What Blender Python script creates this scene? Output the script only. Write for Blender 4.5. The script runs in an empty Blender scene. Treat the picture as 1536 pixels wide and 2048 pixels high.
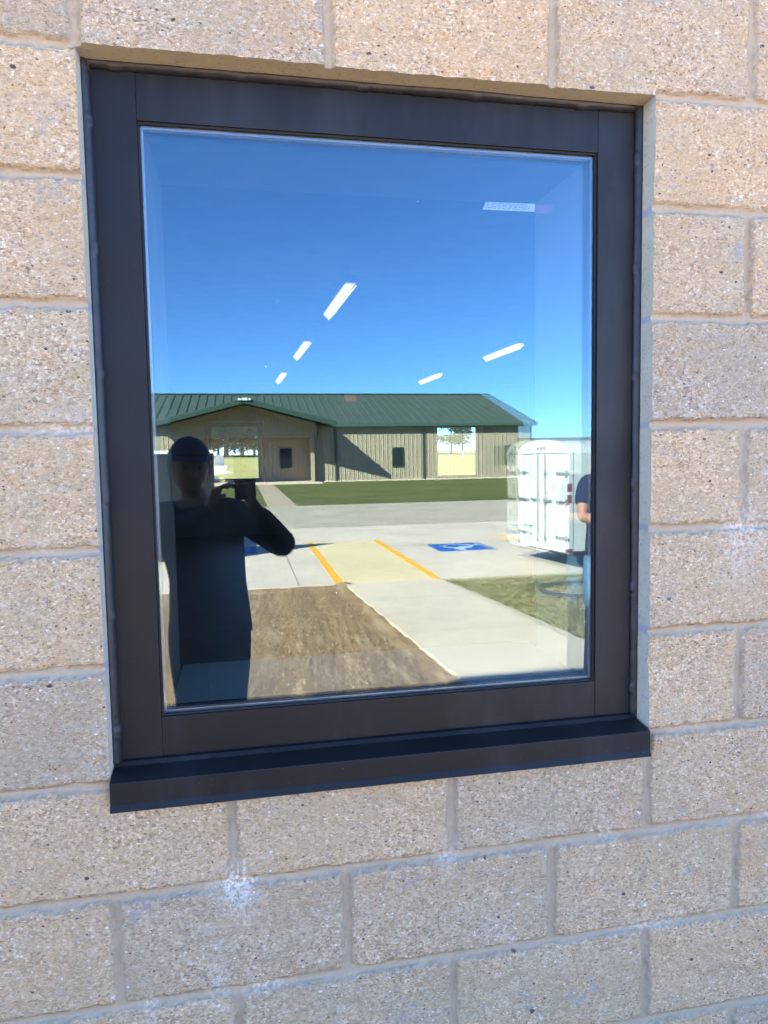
import bpy, bmesh, math, random
import numpy as np
from mathutils import Vector, Matrix
R = math.radians
random.seed(7); RNG = np.random.default_rng(11)
S = bpy.context.scene; COL = S.collection

# ---------------------------------------------------------------- camera, sky, sun, exposure
Z0 = 1.016                                   # height of the window opening's bottom above the ground
cam = bpy.data.cameras.new("camera"); camo = bpy.data.objects.new("camera", cam); COL.objects.link(camo); S.camera = camo
yaw, pitch, roll = 0.1915, 0.0757, -0.0171
fw = Vector((math.sin(yaw)*math.cos(pitch), math.cos(yaw)*math.cos(pitch), -math.sin(pitch)))
rt = Vector((math.cos(yaw), -math.sin(yaw), 0)); up = rt.cross(fw)
r2 = rt*math.cos(roll) + up*math.sin(roll); u2 = up*math.cos(roll) - rt*math.sin(roll)
M = Matrix((r2, u2, -fw)).transposed().to_4x4(); M.translation = (0.2459, -1.2555, 0.5535+Z0); camo.matrix_world = M
cam.sensor_fit = 'VERTICAL'; cam.sensor_height = 36; cam.lens = 1416.655/2048*36
cam.clip_start = 0.02; cam.clip_end = 3000

SUN = Vector((-1.0, 0.80, 0.85)).normalized()
el = math.asin(SUN.z); az = math.atan2(SUN.x, SUN.y)
W = bpy.data.worlds.new("World"); S.world = W; W.use_nodes = True
nt = W.node_tree; bg = nt.nodes["Background"]
sky = nt.nodes.new("ShaderNodeTexSky"); sky.sky_type = 'NISHITA'; sky.sun_disc = False
sky.sun_elevation = el; sky.sun_rotation = az; sky.altitude = 200; sky.air_density = 0.62; sky.dust_density = 0.1; sky.ozone_density = 10.0
nt.links.new(sky.outputs[0], bg.inputs[0]); bg.inputs[1].default_value = 0.10
sl = bpy.data.lights.new("sun", 'SUN'); sl.energy = 5.0; sl.angle = R(0.53); sl.color = (1.0, 0.90, 0.76)
so = bpy.data.objects.new("sun", sl); COL.objects.link(so); so.rotation_euler = (-SUN).to_track_quat('-Z', 'Y').to_euler(); so.location = SUN*50
S.view_settings.view_transform = 'Standard'; S.view_settings.look = 'None'; S.view_settings.exposure = 3.70; S.view_settings.gamma = 1
S.cycles.max_bounces = 10; S.cycles.transparent_max_bounces = 24; S.cycles.caustics_reflective = False
S.cycles.caustics_refractive = False; S.cycles.sample_clamp_indirect = 6

# ---------------------------------------------------------------- helpers
def lin(c): return tuple(((v/255)/12.92 if v/255 <= .04045 else ((v/255+.055)/1.055)**2.4) for v in c)
class NT:
    """small node-tree writer"""
    def __init__(s, name):
        s.m = bpy.data.materials.new(name); s.m.use_nodes = True; s.t = s.m.node_tree
        s.b = s.t.nodes["Principled BSDF"]; s.out = s.t.nodes["Material Output"]; s._co = None
    def n(s, typ, **kw):
        x = s.t.nodes.new("ShaderNode"+typ)
        for k, v in kw.items():
            if k.startswith("i_"):
                key = k[2:]; key = int(key) if key.isdigit() else key.replace("_", " ")
                s.put(x.inputs[key], v)
            else: setattr(x, k, v)
        return x
    def put(s, sock, v):
        if isinstance(v, bpy.types.NodeSocket): s.t.links.new(v, sock)
        else: sock.default_value = v
    def co(s):
        if s._co is None: s._co = s.n("TexCoord").outputs["Object"]
        return s._co
    def noise(s, scale, detail=3, rough=.55, vec=None, dist=0.0):
        x = s.n("TexNoise", i_Scale=scale, i_Detail=detail, i_Roughness=rough, i_Distortion=dist); s.put(x.inputs["Vector"], vec or s.co()); return x.outputs[0]
    def vor(s, scale, vec=None, out="Color", feature='F1', rnd=1.0):
        x = s.n("TexVoronoi", i_Scale=scale, feature=feature); x.inputs["Randomness"].default_value = rnd
        s.put(x.inputs["Vector"], vec or s.co()); return x.outputs[out]
    def ramp(s, f, stops, interp='LINEAR'):
        x = s.n("ValToRGB"); cr = x.color_ramp; cr.interpolation = interp
        while len(cr.elements) < len(stops): cr.elements.new(.5)
        for e, (p, c) in zip(cr.elements, stops):
            e.position = p; e.color = (c, c, c, 1) if isinstance(c, (int, float)) else (*c, 1)
        s.put(x.inputs[0], f); return x.outputs[0]
    def mix(s, f, a, b, blend='MIX'):
        x = s.n("MixRGB", blend_type=blend); s.put(x.inputs[0], f)
        for k, v in ((1, a), (2, b)): s.put(x.inputs[k], (*v, 1) if isinstance(v, tuple) and len(v) == 3 else v)
        return x.outputs[0]
    def math(s, op, a, b=0.0, clamp=False):
        x = s.n("Math", operation=op, use_clamp=clamp); s.put(x.inputs[0], a); s.put(x.inputs[1], b); return x.outputs[0]
    def attr(s, name): return s.n("Attribute", attribute_name=name).outputs["Fac"]
    def sep(s, v):
        x = s.n("SeparateXYZ"); s.put(x.inputs[0], v); return x.outputs
    def mapping(s, scale=(1, 1, 1), rot=(0, 0, 0)):
        x = s.n("Mapping"); s.put(x.inputs[0], s.co()); x.inputs["Scale"].default_value = scale; x.inputs["Rotation"].default_value = rot; return x.outputs[0]
    def bump(s, h, strength=.5, dist=.002):
        x = s.n("Bump"); x.inputs["Strength"].default_value = strength; x.inputs["Distance"].default_value = dist
        s.put(x.inputs["Height"], h); s.t.links.new(x.outputs[0], s.b.inputs["Normal"]); return x.outputs[0]
    def base(s, c, rough=.6, metal=0.0, spec=.5):
        s.put(s.b.inputs["Base Color"], (*c, 1) if isinstance(c, tuple) and len(c) == 3 else c); s.put(s.b.inputs["Roughness"], rough)
        s.put(s.b.inputs["Metallic"], metal); s.put(s.b.inputs["Specular IOR Level"], spec); return s
def plain(name, c, rough=.6, metal=0.0, spec=.5, var=.12, scale=6.0, bump=0.0, bscale=80):
    t = NT(name); n = t.noise(scale, 4)
    f = t.ramp(n, [(.3, 1-var), (.7, 1+var)])
    t.base(t.mix(1.0, (*c, 1), f, 'MULTIPLY'), rough, metal, spec)
    if bump: t.bump(t.noise(bscale, 3), bump, .004)
    return t.m

class MB:
    """collects shapes; build() links them as ONE mesh object"""
    def __init__(s): s.v = []; s.f = []; s.mi = []
    def add(s, vs, fs, mi=0):
        o = len(s.v); s.v += [tuple(p) for p in vs]; s.f += [tuple(i+o for i in q) for q in fs]; s.mi += [mi]*len(fs); return s
    def box(s, x0, x1, y0, y1, z0, z1, bev=0.0, mi=0, mat=None):
        bm = bmesh.new(); bmesh.ops.create_cube(bm, size=1)
        for v in bm.verts: v.co = Vector(((x0+x1)/2+v.co.x*(x1-x0), (y0+y1)/2+v.co.y*(y1-y0), (z0+z1)/2+v.co.z*(z1-z0)))
        if bev: bmesh.ops.bevel(bm, geom=bm.edges[:], offset=bev, segments=2, profile=.7, affect='EDGES')
        return s.bm(bm, mi, mat)
    def bm(s, bm, mi=0, mat=None):
        bm.verts.index_update(); vs = [(mat @ v.co if mat else v.co.copy()) for v in bm.verts]
        s.add(vs, [[v.index for v in f.verts] for f in bm.faces], mi); bm.free(); return s
    def tube(s, pts, rad, seg=10, mi=0, cap=True):
        pts = [Vector(p) for p in pts]; n = len(pts); rads = rad if isinstance(rad, (list, tuple)) else [rad]*n
        vs, fs = [], []; t0 = (pts[1]-pts[0]).normalized(); a = t0.orthogonal().normalized()
        for i, p in enumerate(pts):
            t = (pts[min(i+1, n-1)]-pts[max(i-1, 0)]).normalized(); a = (a-t*a.dot(t)).normalized(); b = t.cross(a)
            for k in range(seg):
                th = 2*math.pi*k/seg; vs.append(p+(a*math.cos(th)+b*math.sin(th))*rads[i])
        for i in range(n-1):
            for k in range(seg):
                fs.append((i*seg+k, i*seg+(k+1) % seg, (i+1)*seg+(k+1) % seg, (i+1)*seg+k))
        if cap: fs.append(tuple(range(seg))[::-1]); fs.append(tuple(range((n-1)*seg, n*seg)))
        return s.add(vs, fs, mi)
    def prism(s, prof, axis, a, b, mi=0, flip=False):
        """extrude a closed 2-D profile along axis 'x' (prof = y,z), 'y' (x,z) or 'z' (x,y)"""
        P = {'x': lambda p, t: (t, p[0], p[1]), 'y': lambda p, t: (p[0], t, p[1]), 'z': lambda p, t: (p[0], p[1], t)}[axis]
        n = len(prof); vs = [P(p, a) for p in prof]+[P(p, b) for p in prof]
        fs = [(i, (i+1) % n, n+(i+1) % n, n+i) for i in range(n)]+[tuple(range(n))[::-1], tuple(range(n, 2*n))]
        return s.add(vs, fs, mi)
    def ring(s, x0, x1, z0, z1, y0, y1, t, mi=0):
        """one connected rectangular frame of bar width t in the x-z plane"""
        R4 = lambda d: [(x0+d, z0+d), (x1-d, z0+d), (x1-d, z1-d), (x0+d, z1-d)]
        v = [(x, y, z) for y in (y0, y1) for d in (0, t) for x, z in R4(d)]; f = []
        for k in range(4):
            n = (k+1) % 4; f += [(k, n, 4+n, 4+k), (8+k, 12+k, 12+n, 8+n), (k, 8+k, 8+n, n), (4+k, 4+n, 12+n, 12+k)]
        return s.add(v, f, mi)
    def build(s, name, mats, parent=None, smooth=False, loc=(0, 0, 0), weld=False):
        me = bpy.data.meshes.new(name); me.from_pydata(s.v, [], s.f); me.validate(); me.update()
        bm = bmesh.new(); bm.from_mesh(me); (bmesh.ops.remove_doubles(bm, verts=bm.verts[:], dist=1e-5) if weld else None); bmesh.ops.recalc_face_normals(bm, faces=bm.faces[:]); bm.to_mesh(me); bm.free()
        for m in (mats if isinstance(mats, (list, tuple)) else [mats]): me.materials.append(m)
        if any(s.mi): me.polygons.foreach_set("material_index", s.mi)
        if smooth: me.polygons.foreach_set("use_smooth", [True]*len(me.polygons))
        return link(name, me, parent, loc)
def link(name, me, parent=None, loc=(0, 0, 0)):
    o = bpy.data.objects.new(name, me); COL.objects.link(o); o.location = loc
    if parent: o.parent = parent
    return o
def tag(o, label=None, cat=None, group=None, kind=None):
    if label: o["label"] = label
    if cat: o["category"] = cat
    if group: o["group"] = group
    if kind: o["kind"] = kind
    return o
def thing(name, label, cat, loc=(0, 0, 0), rz=0, group=None):
    o = bpy.data.objects.new(name, None); COL.objects.link(o); o.location = loc; o.rotation_euler = (0, 0, rz); o.empty_display_size = .1
    return tag(o, label, cat, group)
def copy_tree(o, parent=None):
    c = o.copy(); COL.objects.link(c)
    if parent: c.parent = parent
    for ch in list(o.children): copy_tree(ch, c)
    return c
def hash2(ix, iy, seed):
    h = (ix.astype(np.int64)*374761393 + iy.astype(np.int64)*668265263 + seed*974634511) & 0x7fffffff
    h = ((h ^ (h >> 13))*1274126177) & 0x7fffffff
    return ((h ^ (h >> 16)) & 0xffff)/65535.0
def vnoise(x, y, seed=0, octs=3, gain=.5):
    tot = 0; amp = 1; s = 0
    for o in range(octs):
        xi, yi = np.floor(x), np.floor(y); fx, fy = x-xi, y-yi; fx = fx*fx*(3-2*fx); fy = fy*fy*(3-2*fy)
        a = hash2(xi, yi, seed+o); b = hash2(xi+1, yi, seed+o); c = hash2(xi, yi+1, seed+o); d = hash2(xi+1, yi+1, seed+o)
        tot = tot + amp*((a*(1-fx)+b*fx)*(1-fy)+(c*(1-fx)+d*fx)*fy); s += amp; amp *= gain; x = x*2.03+17.1; y = y*2.03+5.3
    return tot/s*2-1
def sstep(a, b, x):
    t = np.clip((x-a)/(b-a), 0, 1); return t*t*(3-2*t)
def grid_mesh(name, V, nx, nz, keep=None, attrs=None, smooth=True, extra_v=None, extra_f=None, extra_m=None):
    idx = np.arange(nx*nz).reshape(nz, nx)
    q = np.stack([idx[:-1, :-1], idx[:-1, 1:], idx[1:, 1:], idx[1:, :-1]], -1).reshape(-1, 4)
    if keep is not None: q = q[keep.reshape(-1)]
    mi = np.zeros(len(q), int)
    if extra_f is not None: q = np.concatenate([q, extra_f]); mi = np.concatenate([mi, extra_m])
    me = bpy.data.meshes.new(name); me.vertices.add(len(V)); me.vertices.foreach_set("co", V.astype(np.float32).ravel())
    me.loops.add(q.size); me.loops.foreach_set("vertex_index", q.astype(np.int32).ravel())
    me.polygons.add(len(q)); me.polygons.foreach_set("loop_start", np.arange(0, q.size, 4, dtype=np.int32))
    me.polygons.foreach_set("material_index", mi.astype(np.int32)); me.polygons.foreach_set("use_smooth", np.full(len(q), smooth))
    for k, a in (attrs or {}).items():
        at = me.attributes.new(k, 'FLOAT', 'POINT'); at.data.foreach_set("value", a.astype(np.float32).ravel())
    me.update(calc_edges=True); me.validate(); return me

# ---------------------------------------------------------------- materials
def block_mat():
    t = NT("split_face_block"); w = t.noise(90, 2)
    dv = t.n("VectorMath", operation='MULTIPLY_ADD'); t.put(dv.inputs[0], t.n("TexNoise", i_Scale=120.0).outputs[1]); dv.inputs[1].default_value = (.006, .006, .006); t.put(dv.inputs[2], t.co()); v = dv.outputs[0]
    str_ = t.n("Mapping"); t.put(str_.inputs[0], v); str_.inputs["Scale"].default_value = (1, 1, 1.5); v = str_.outputs[0]
    fine = t.math('ADD', t.math('MULTIPLY', t.sep(t.vor(330, v))[0], .45), t.math('MULTIPLY', t.sep(t.vor(165, v))[1], .55))
    c = t.ramp(fine, [(.06, (.23, .158, .095)), (.20, (.44, .302, .175)), (.40, (.61, .425, .245)), (.60, (.68, .482, .282)), (.78, (.79, .60, .38)), (.95, (.94, .81, .59))])
    patch = t.noise(7, 4, .6)
    c = t.mix(t.ramp(patch, [(.36, 0), (.62, .9)]), c, t.mix(.55, c, (.53, .43, .26), 'MIX'))
    warm = t.noise(4.3, 3, .6, vec=t.mapping((1, 1, 1.6)))
    c = t.mix(t.ramp(warm, [(.46, 0), (.70, .45)]), c, (.62, .40, .20))
    blk = t.attr("blk"); tone = t.ramp(blk, [(0, (.84, .87, .92)), (.5, (1.0, .99, .97)), (1, (1.10, 1.03, .95))])
    c = t.mix(1.0, c, tone, 'MULTIPLY')
    gr = t.sep(t.vor(130, v)); gd = t.vor(130, v, "Distance")                          # sparse dark, rust, slate and white stones
    near = t.math('LESS_THAN', gd, t.math('ADD', .10, t.math('MULTIPLY', gr[2], .27)))
    for lo, hi, colr in ((.0, .03, (.13, .09, .065)), (.05, .10, (.29, .17, .10)), (.12, .15, (.30, .28, .29)), (.15, .22, (.88, .80, .66))):
        m = t.math('MULTIPLY', t.math('MULTIPLY', t.math('GREATER_THAN', gr[0], lo), t.math('LESS_THAN', gr[0], hi)), near)
        c = t.mix(m, c, colr)
    big = t.sep(t.vor(48, v)); bd = t.vor(48, v, "Distance")
    for lo, hi, colr in ((.0, .010, (.11, .08, .065)), (.03, .045, (.40, .35, .33)), (.06, .085, (.84, .77, .66))):
        m = t.math('MULTIPLY', t.math('MULTIPLY', t.math('GREATER_THAN', big[1], lo), t.math('LESS_THAN', big[1], hi)), t.math('LESS_THAN', bd, .24))
        c = t.mix(m, c, colr)
    # bluish cement smears
    sm = t.math('MULTIPLY', t.ramp(t.noise(11, 4, .65), [(.60, 0), (.70, 1)]), t.ramp(t.noise(60, 3), [(.42, 0), (.58, .8)]))
    c = t.mix(sm, c, (.40, .35, .33))
    jt = t.attr("joint"); mo = t.mix(t.noise(25, 4), (.36, .275, .170), (.47, .375, .240))
    mo = t.mix(t.ramp(t.noise(160, 2), [(.4, 0), (.7, .35)]), mo, (.29, .22, .16))
    c = t.mix(jt, c, mo)
    ef = t.math('MULTIPLY', t.attr("eff"), t.ramp(t.noise(120, 5, .75), [(.47, 0), (.55, 1)]), clamp=True)
    c = t.mix(t.math('MULTIPLY', ef, .75), c, (.88, .77, .63))
    t.base(c, .9, 0, .25)
    h = t.math('ADD', t.math('MULTIPLY', t.noise(260, 4, .65), 1.0), t.math('MULTIPLY', t.vor(300, v, "Distance"), .8))
    h = t.math('MULTIPLY', h, t.math('SUBTRACT', 1.15, jt)); t.bump(h, 1.0, .0035); return t.m
def sawn_mat():
    t = NT("sawn_block"); c = t.mix(t.noise(30, 5, .65), (.49, .415, .28), (.65, .57, .41))
    sp = t.sep(t.vor(260))[0]; c = t.mix(t.ramp(sp, [(.0, .5), (.12, 0)]), c, (.26, .24, .20))
    c = t.mix(t.attr("joint"), c, (.42, .38, .38)); t.base(c, .9, 0, .2)
    t.bump(t.noise(300, 3), .4, .001); return t.m
def frame_mat():
    t = NT("bronze_aluminium"); n = t.noise(3.0, 4, .6); c = t.ramp(n, [(.3, (.0100, .0098, .0088)), (.7, (.0155, .0150, .0135))])
    sp = t.ramp(t.noise(330, 2), [(.735, 0), (.77, .5)]); c = t.mix(sp, c, (.30, .30, .31)); c = t.mix(t.ramp(t.noise(5, 5, .7, vec=t.mapping((1, 1, .25))), [(.5, 0), (.8, .10)]), c, (.20, .19, .18))
    t.base(c, t.ramp(t.noise(9, 4), [(.3, .36), (.7, .48)]), 0.0, .20); t.bump(t.noise(1500, 1), .08, .0004); return t.m
def glass_mat(name, refl, tint, gcol, smudge=False):
    t = NT(name); t.t.nodes.remove(t.b)
    tr = t.n("BsdfTransparent"); tr.inputs[0].default_value = (*tint, 1)
    gl = t.n("BsdfGlossy"); gl.inputs["Color"].default_value = (*gcol, 1); gl.inputs["Roughness"].default_value = 0.0
    fr = t.n("Fresnel"); fr.inputs[0].default_value = 1.5
    f = t.math('ADD', t.math('MULTIPLY', fr.outputs[0], 1-refl), refl-.04*(1-refl), clamp=True)
    mx = t.n("MixShader"); t.put(mx.inputs[0], f); t.put(mx.inputs[1], tr.outputs[0]); t.put(mx.inputs[2], gl.outputs[0])
    o = mx.outputs[0]
    if smudge:                                                                         # dust specks and faint wipe marks
        df = t.n("BsdfDiffuse"); df.inputs[0].default_value = (.75, .76, .78, 1)
        d = t.vor(42, out="Distance"); r = t.sep(t.vor(42))[0]
        sp = t.math('MULTIPLY', t.math('LESS_THAN', d, .055), t.math('LESS_THAN', r, .13))
        sp = t.math('MULTIPLY', sp, t.ramp(t.noise(3.2, 3), [(.48, 0), (.6, .9)]))
        wipe = t.ramp(t.noise(2.4, 5, .6, vec=t.mapping((1, 1, .35))), [(.45, .0), (.75, .012)])
        m2 = t.n("MixShader"); t.put(m2.inputs[0], t.math('ADD', sp, wipe, clamp=True)); t.put(m2.inputs[1], o); t.put(m2.inputs[2], df.outputs[0]); o = m2.outputs[0]
    t.t.links.new(o, t.out.inputs[0]); return t.m
def clear_mat():
    t = NT("clear_edge"); t.t.nodes.remove(t.b); tr = t.n("BsdfTransparent"); tr.inputs[0].default_value = (.93, .96, .95, 1); t.t.links.new(tr.outputs[0], t.out.inputs[0]); return t.m
def emit(name, c, s):
    t = NT(name); t.put(t.b.inputs["Base Color"], (*c, 1)); t.put(t.b.inputs["Emission Color"], (*c, 1)); t.put(t.b.inputs["Emission Strength"], s); return t.m
def concrete_mat(name, c, tint=(1, 1, 1)):
    t = NT(name); a = tuple(x*.80 for x in c); b = tuple(x*1.10 for x in c)
    k = t.mix(t.ramp(t.noise(.7, 6, .7), [(.3, 0), (.7, 1)]), a, b); k = t.mix(t.ramp(t.noise(22, 4), [(.35, .5), (.6, 0)]), k, tuple(x*.78 for x in c))
    k = t.mix(t.ramp(t.noise(1.6, 4, .6, vec=t.mapping((1, .3, 1))), [(.55, 0), (.8, .25)]), k, tuple(x*.75 for x in c))
    t.base(k, .85, 0, .25); t.bump(t.noise(120, 4), .25, .003); return t.m
def dirt_mat():
    t = NT("raked_dirt"); k = t.mix(t.noise(2.2, 5, .6), (.29, .172, .098), (.44, .272, .158))
    k = t.mix(t.ramp(t.noise(60, 4, .7), [(.4, .8), (.6, 0)]), k, (.15, .095, .06))
    s = t.math('MULTIPLY', t.math('LESS_THAN', t.vor(34, out="Distance"), .26), t.math('LESS_THAN', t.sep(t.vor(34))[0], .16))
    k = t.mix(s, k, (.68, .55, .38)); k = t.mix(t.ramp(t.noise(9, 4, vec=t.mapping((1, .18, 1))), [(.52, 0), (.7, .5)]), k, (.50, .35, .23))
    t.base(k, .95, 0, .1); t.bump(t.noise(90, 5, .7), .6, .012); return t.m
def gravel_mat():
    t = NT("gravel"); k = t.ramp(t.sep(t.vor(26))[0], [(0, (.34, .27, .21)), (.5, (.53, .43, .34)), (1, (.74, .62, .50))])
    k = t.mix(t.ramp(t.noise(1.3, 5, .75, vec=t.mapping((.5, 1, 1))), [(.38, .7), (.62, 0)]), k, (.36, .29, .22)); t.base(k, .95, 0, .2); t.bump(t.vor(26, out="Distance"), .8, .02); return t.m
def grass_mat(name, a, b, c, sc=1.0):
    t = NT(name); k = t.mix(t.ramp(t.noise(.22*sc, 6, .7, vec=t.mapping((.35, 1, 1))), [(.38, 0), (.62, 1)]), a, b); k = t.mix(t.ramp(t.noise(1.1*sc, 5, .7, vec=t.mapping((.25, 1, 1))), [(.45, 0), (.62, .85)]), k, c)
    k = t.mix(t.ramp(t.noise(6*sc, 5, .8, vec=t.mapping((.35, 1, 1))), [(.42, .7), (.6, 0)]), k, tuple(x*.62 for x in a))
    k = t.mix(t.ramp(t.noise(45*sc, 3, .7), [(.4, .45), (.62, 0)]), k, tuple(x*.5 for x in a)); t.base(k, .95, 0, .1); t.bump(t.noise(60, 4, .8), .6, .03); return t.m
def leaf_mat(name, a, b):
    t = NT(name); ri = t.n("ObjectInfo").outputs["Random"]; k = t.mix(t.noise(1.3, 4), a, b); t.base(k, .7, 0, .2)
    return t.m
MB_BLOCK = block_mat(); M_SAWN = sawn_mat(); M_FRAME = frame_mat()
M_GLASS1 = glass_mat("outer_glass", .111, (.86, .88, .86), (.585, .82, .875), True)
M_GLASS2 = glass_mat("inner_glass", .070, (.86, .89, .88), (.9, 1, 1))
M_GLASSR = glass_mat("rear_glass", .10, (.74, .78, .75), (.9, 1, 1)); M_CLEAR = clear_mat()
M_RUBBER = plain("black_rubber", (.012, .012, .013), .6, 0, .3)
M_SEAL = plain("dark_sealant", (.020, .018, .018), .42, 0, .4, .3, 40, .3, 60)
M_SPACER = plain("spacer_metal", (.42, .43, .44), .4, .6)
M_DRY = plain("drywall_paint", (.80, .80, .78), .8, 0, .3, .05)
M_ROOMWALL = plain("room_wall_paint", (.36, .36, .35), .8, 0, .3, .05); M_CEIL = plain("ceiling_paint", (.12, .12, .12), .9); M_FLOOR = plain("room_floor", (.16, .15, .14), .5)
M_STOOL = plain("window_stool_paint", (.86, .88, .88), .45, 0, .4, .06)
M_CONC = concrete_mat("pavement_concrete", (.72, .565, .46)); M_WALK = concrete_mat("sidewalk_concrete", (.75, .585, .455)); M_AISLE = concrete_mat("aisle_concrete", (.80, .60, .37))
M_YEL = plain("yellow_paint", (.90, .42, .03), .7, 0, .3, .2, 14); M_BLUE = plain("blue_paint", (.02, .11, .42), .7, 0, .3, .15, 9); M_WPAINT = plain("white_paint", (.78, .79, .80), .7, 0, .3, .08, 9)
M_DIRT = dirt_mat(); M_GRAVEL = gravel_mat()
M_LAWN = grass_mat("lawn_grass", (.115, .145, .045), (.185, .19, .065), (.34, .25, .11)); M_FIELD = grass_mat("field_grass", (.20, .19, .06), (.28, .24, .09), (.38, .30, .14), .5)
M_NEARG = grass_mat("thin_grass_soil", (.30, .22, .11), (.46, .34, .19), (.60, .44, .26), 2.0)

# ---------------------------------------------------------------- the ground
def strip(name, x0, x1, y0, y1, top, bot, mat, label=None):
    o = MB().box(x0, x1, y0, y1, bot, top, .008).build(name, mat); return tag(o, label, kind='structure')
def terrain():
    xs = np.concatenate([np.linspace(-900, -60, 15), np.linspace(-50, 60, 56), np.linspace(70, 900, 15)]); ys = np.concatenate([np.linspace(-900, -70, 15), np.linspace(-60, 30, 46), np.linspace(33, 200, 60), np.linspace(220, 900, 15)])
    X, Y = np.meshgrid(xs, ys); Z = -.09+np.clip(Y-33, 0, 150)*.0215+np.where(Y > 20, vnoise(X/9, Y/9, 3)*.05, 0)
    me = grid_mesh("ground", np.stack([X, Y, Z], -1).reshape(-1, 3), len(xs), len(ys)); me.materials.append(M_FIELD)
    return tag(link("ground", me), "yellow green field grass around and behind the block building", kind='structure')
terrain()
lot = strip("parking_lot", -16, 16, -14.8, -7.4, 0.0, -.085, M_CONC, "pale concrete parking lot with yellow lines")
WALKL = [(1.43, -7.395), (1.50, -6.2), (1.60, -4.75), (1.72, -3.1), (1.93, -.02)]; WALKR = [(2.69, -7.395), (2.83, -6.2), (2.97, -4.75), (3.12, -3.1), (3.33, -.02)]
def edge_x(P, y): return float(np.interp(y, [p[1] for p in P], [p[0] for p in P]))
wk = MB(); wy = np.linspace(-7.395, -.02, 90); wv = []; wf = []
for i, y in enumerate(wy):
    l, r = edge_x(WALKL, y)+.012*math.sin(i*1.7)*math.sin(i*.63), edge_x(WALKR, y)+.006*math.sin(i*1.1); wv += [(l, y, .004), (r, y, .004), (r, y, -.085), (l, y, -.085)]
for i in range(len(wy)-1): wf += [(4*i+k, 4*i+(k+1) % 4, 4*i+4+(k+1) % 4, 4*i+4+k) for k in range(4)]
wf += [(0, 1, 2, 3), tuple(4*(len(wy)-1)+k for k in (3, 2, 1, 0))]
tag(wk.add(wv, wf).build("sidewalk", M_WALK), "pale concrete sidewalk leading from the wall to the parking lot", kind='structure')
strip("gravel_road", -60, 60, -23.2, -14.805, -.02, -.085, M_GRAVEL, "light grey gravel road beyond the parking lot")
strip("lawn", -60, 60, -70, -23.205, -.015, -.085, M_LAWN, "mown green lawn before the tan metal building")
strip("footpath", .95, 1.95, -45.2, -23.21, .0, -.08, M_DIRT if False else concrete_mat("path_concrete", (.48, .36, .26)), "tan footpath crossing the lawn to the porch")
# painted markings and joints
for x0 in (1.32, 2.60, 5.14, -1.2):
    MB().box(x0, x0+.105, -12.0, -7.42, .0, .004).build("yellow_line", M_YEL, lot)
MB().box(1.43, 2.595, -11.9, -7.42, 0, .003).build("access_aisle", M_AISLE, lot)
jm = MB()
for x in (-8.0, -3.6, .85, 9.6): jm.box(x, x+.012, -14.79, -7.41, 0, .0025)
jm.box(-15.9, 15.9, -11.0, -10.988, 0, .0025)
jm.build("control_joint", plain("joint_grey_gap", (.22, .21, .19)), lot)  # dark grey colour of the lot's control joints
jw = MB()
for y in (-6.3, -4.75, -3.2, -1.65): jw.box(edge_x(WALKL, y)+.02, edge_x(WALKR, y)-.02, y, y+.012, .003, .0052)
tag(jw.build("sidewalk_joint", plain("walk_joint", (.33, .31, .27))), "tooled joints across the sidewalk", kind='structure')
def access_symbol(cx, cy, w=.98):
    root = MB().box(cx-w/2, cx+w/2, cy-w/2, cy+w/2, 0, .004).build("access_symbol", M_BLUE, lot)
    m = MB(); z = .0045; s = w
    def stroke(pts, wd):
        for (a, b) in zip(pts[:-1], pts[1:]):
            a = Vector((*a, 0)); b = Vector((*b, 0)); n = (b-a).normalized(); q = Vector((-n.y, n.x, 0))*wd/2; a2 = a-n*wd*.35; b2 = b+n*wd*.35
            P = [a2+q, b2+q, b2-q, a2-q]; m.add([(cx+p.x*s, cy+p.y*s, z) for p in P]+[(cx+p.x*s, cy+p.y*s, z+.002) for p in P], [(0, 1, 2, 3), (7, 6, 5, 4), (0, 4, 5, 1), (1, 5, 6, 2), (2, 6, 7, 3), (3, 7, 4, 0)])
    m.tube([(cx-.08*s, cy+.36*s, z), (cx-.08*s, cy+.36*s, z+.002)], .065*s, 18)
    stroke([(-.07, .27), (-.03, .02), (.17, .02), (.27, -.24), (.35, -.20)], .07); stroke([(-.05, .15), (.14, .15)], .06)
    stroke([(-.02+.25*math.cos(R(a)), -.12+.25*math.sin(R(a))) for a in range(115, 345, 16)], .06)
    m.build("wheelchair_figure", M_WPAINT, root)
access_symbol(3.90, -10.45); access_symbol(-.1, -11.15, .98)
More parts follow.
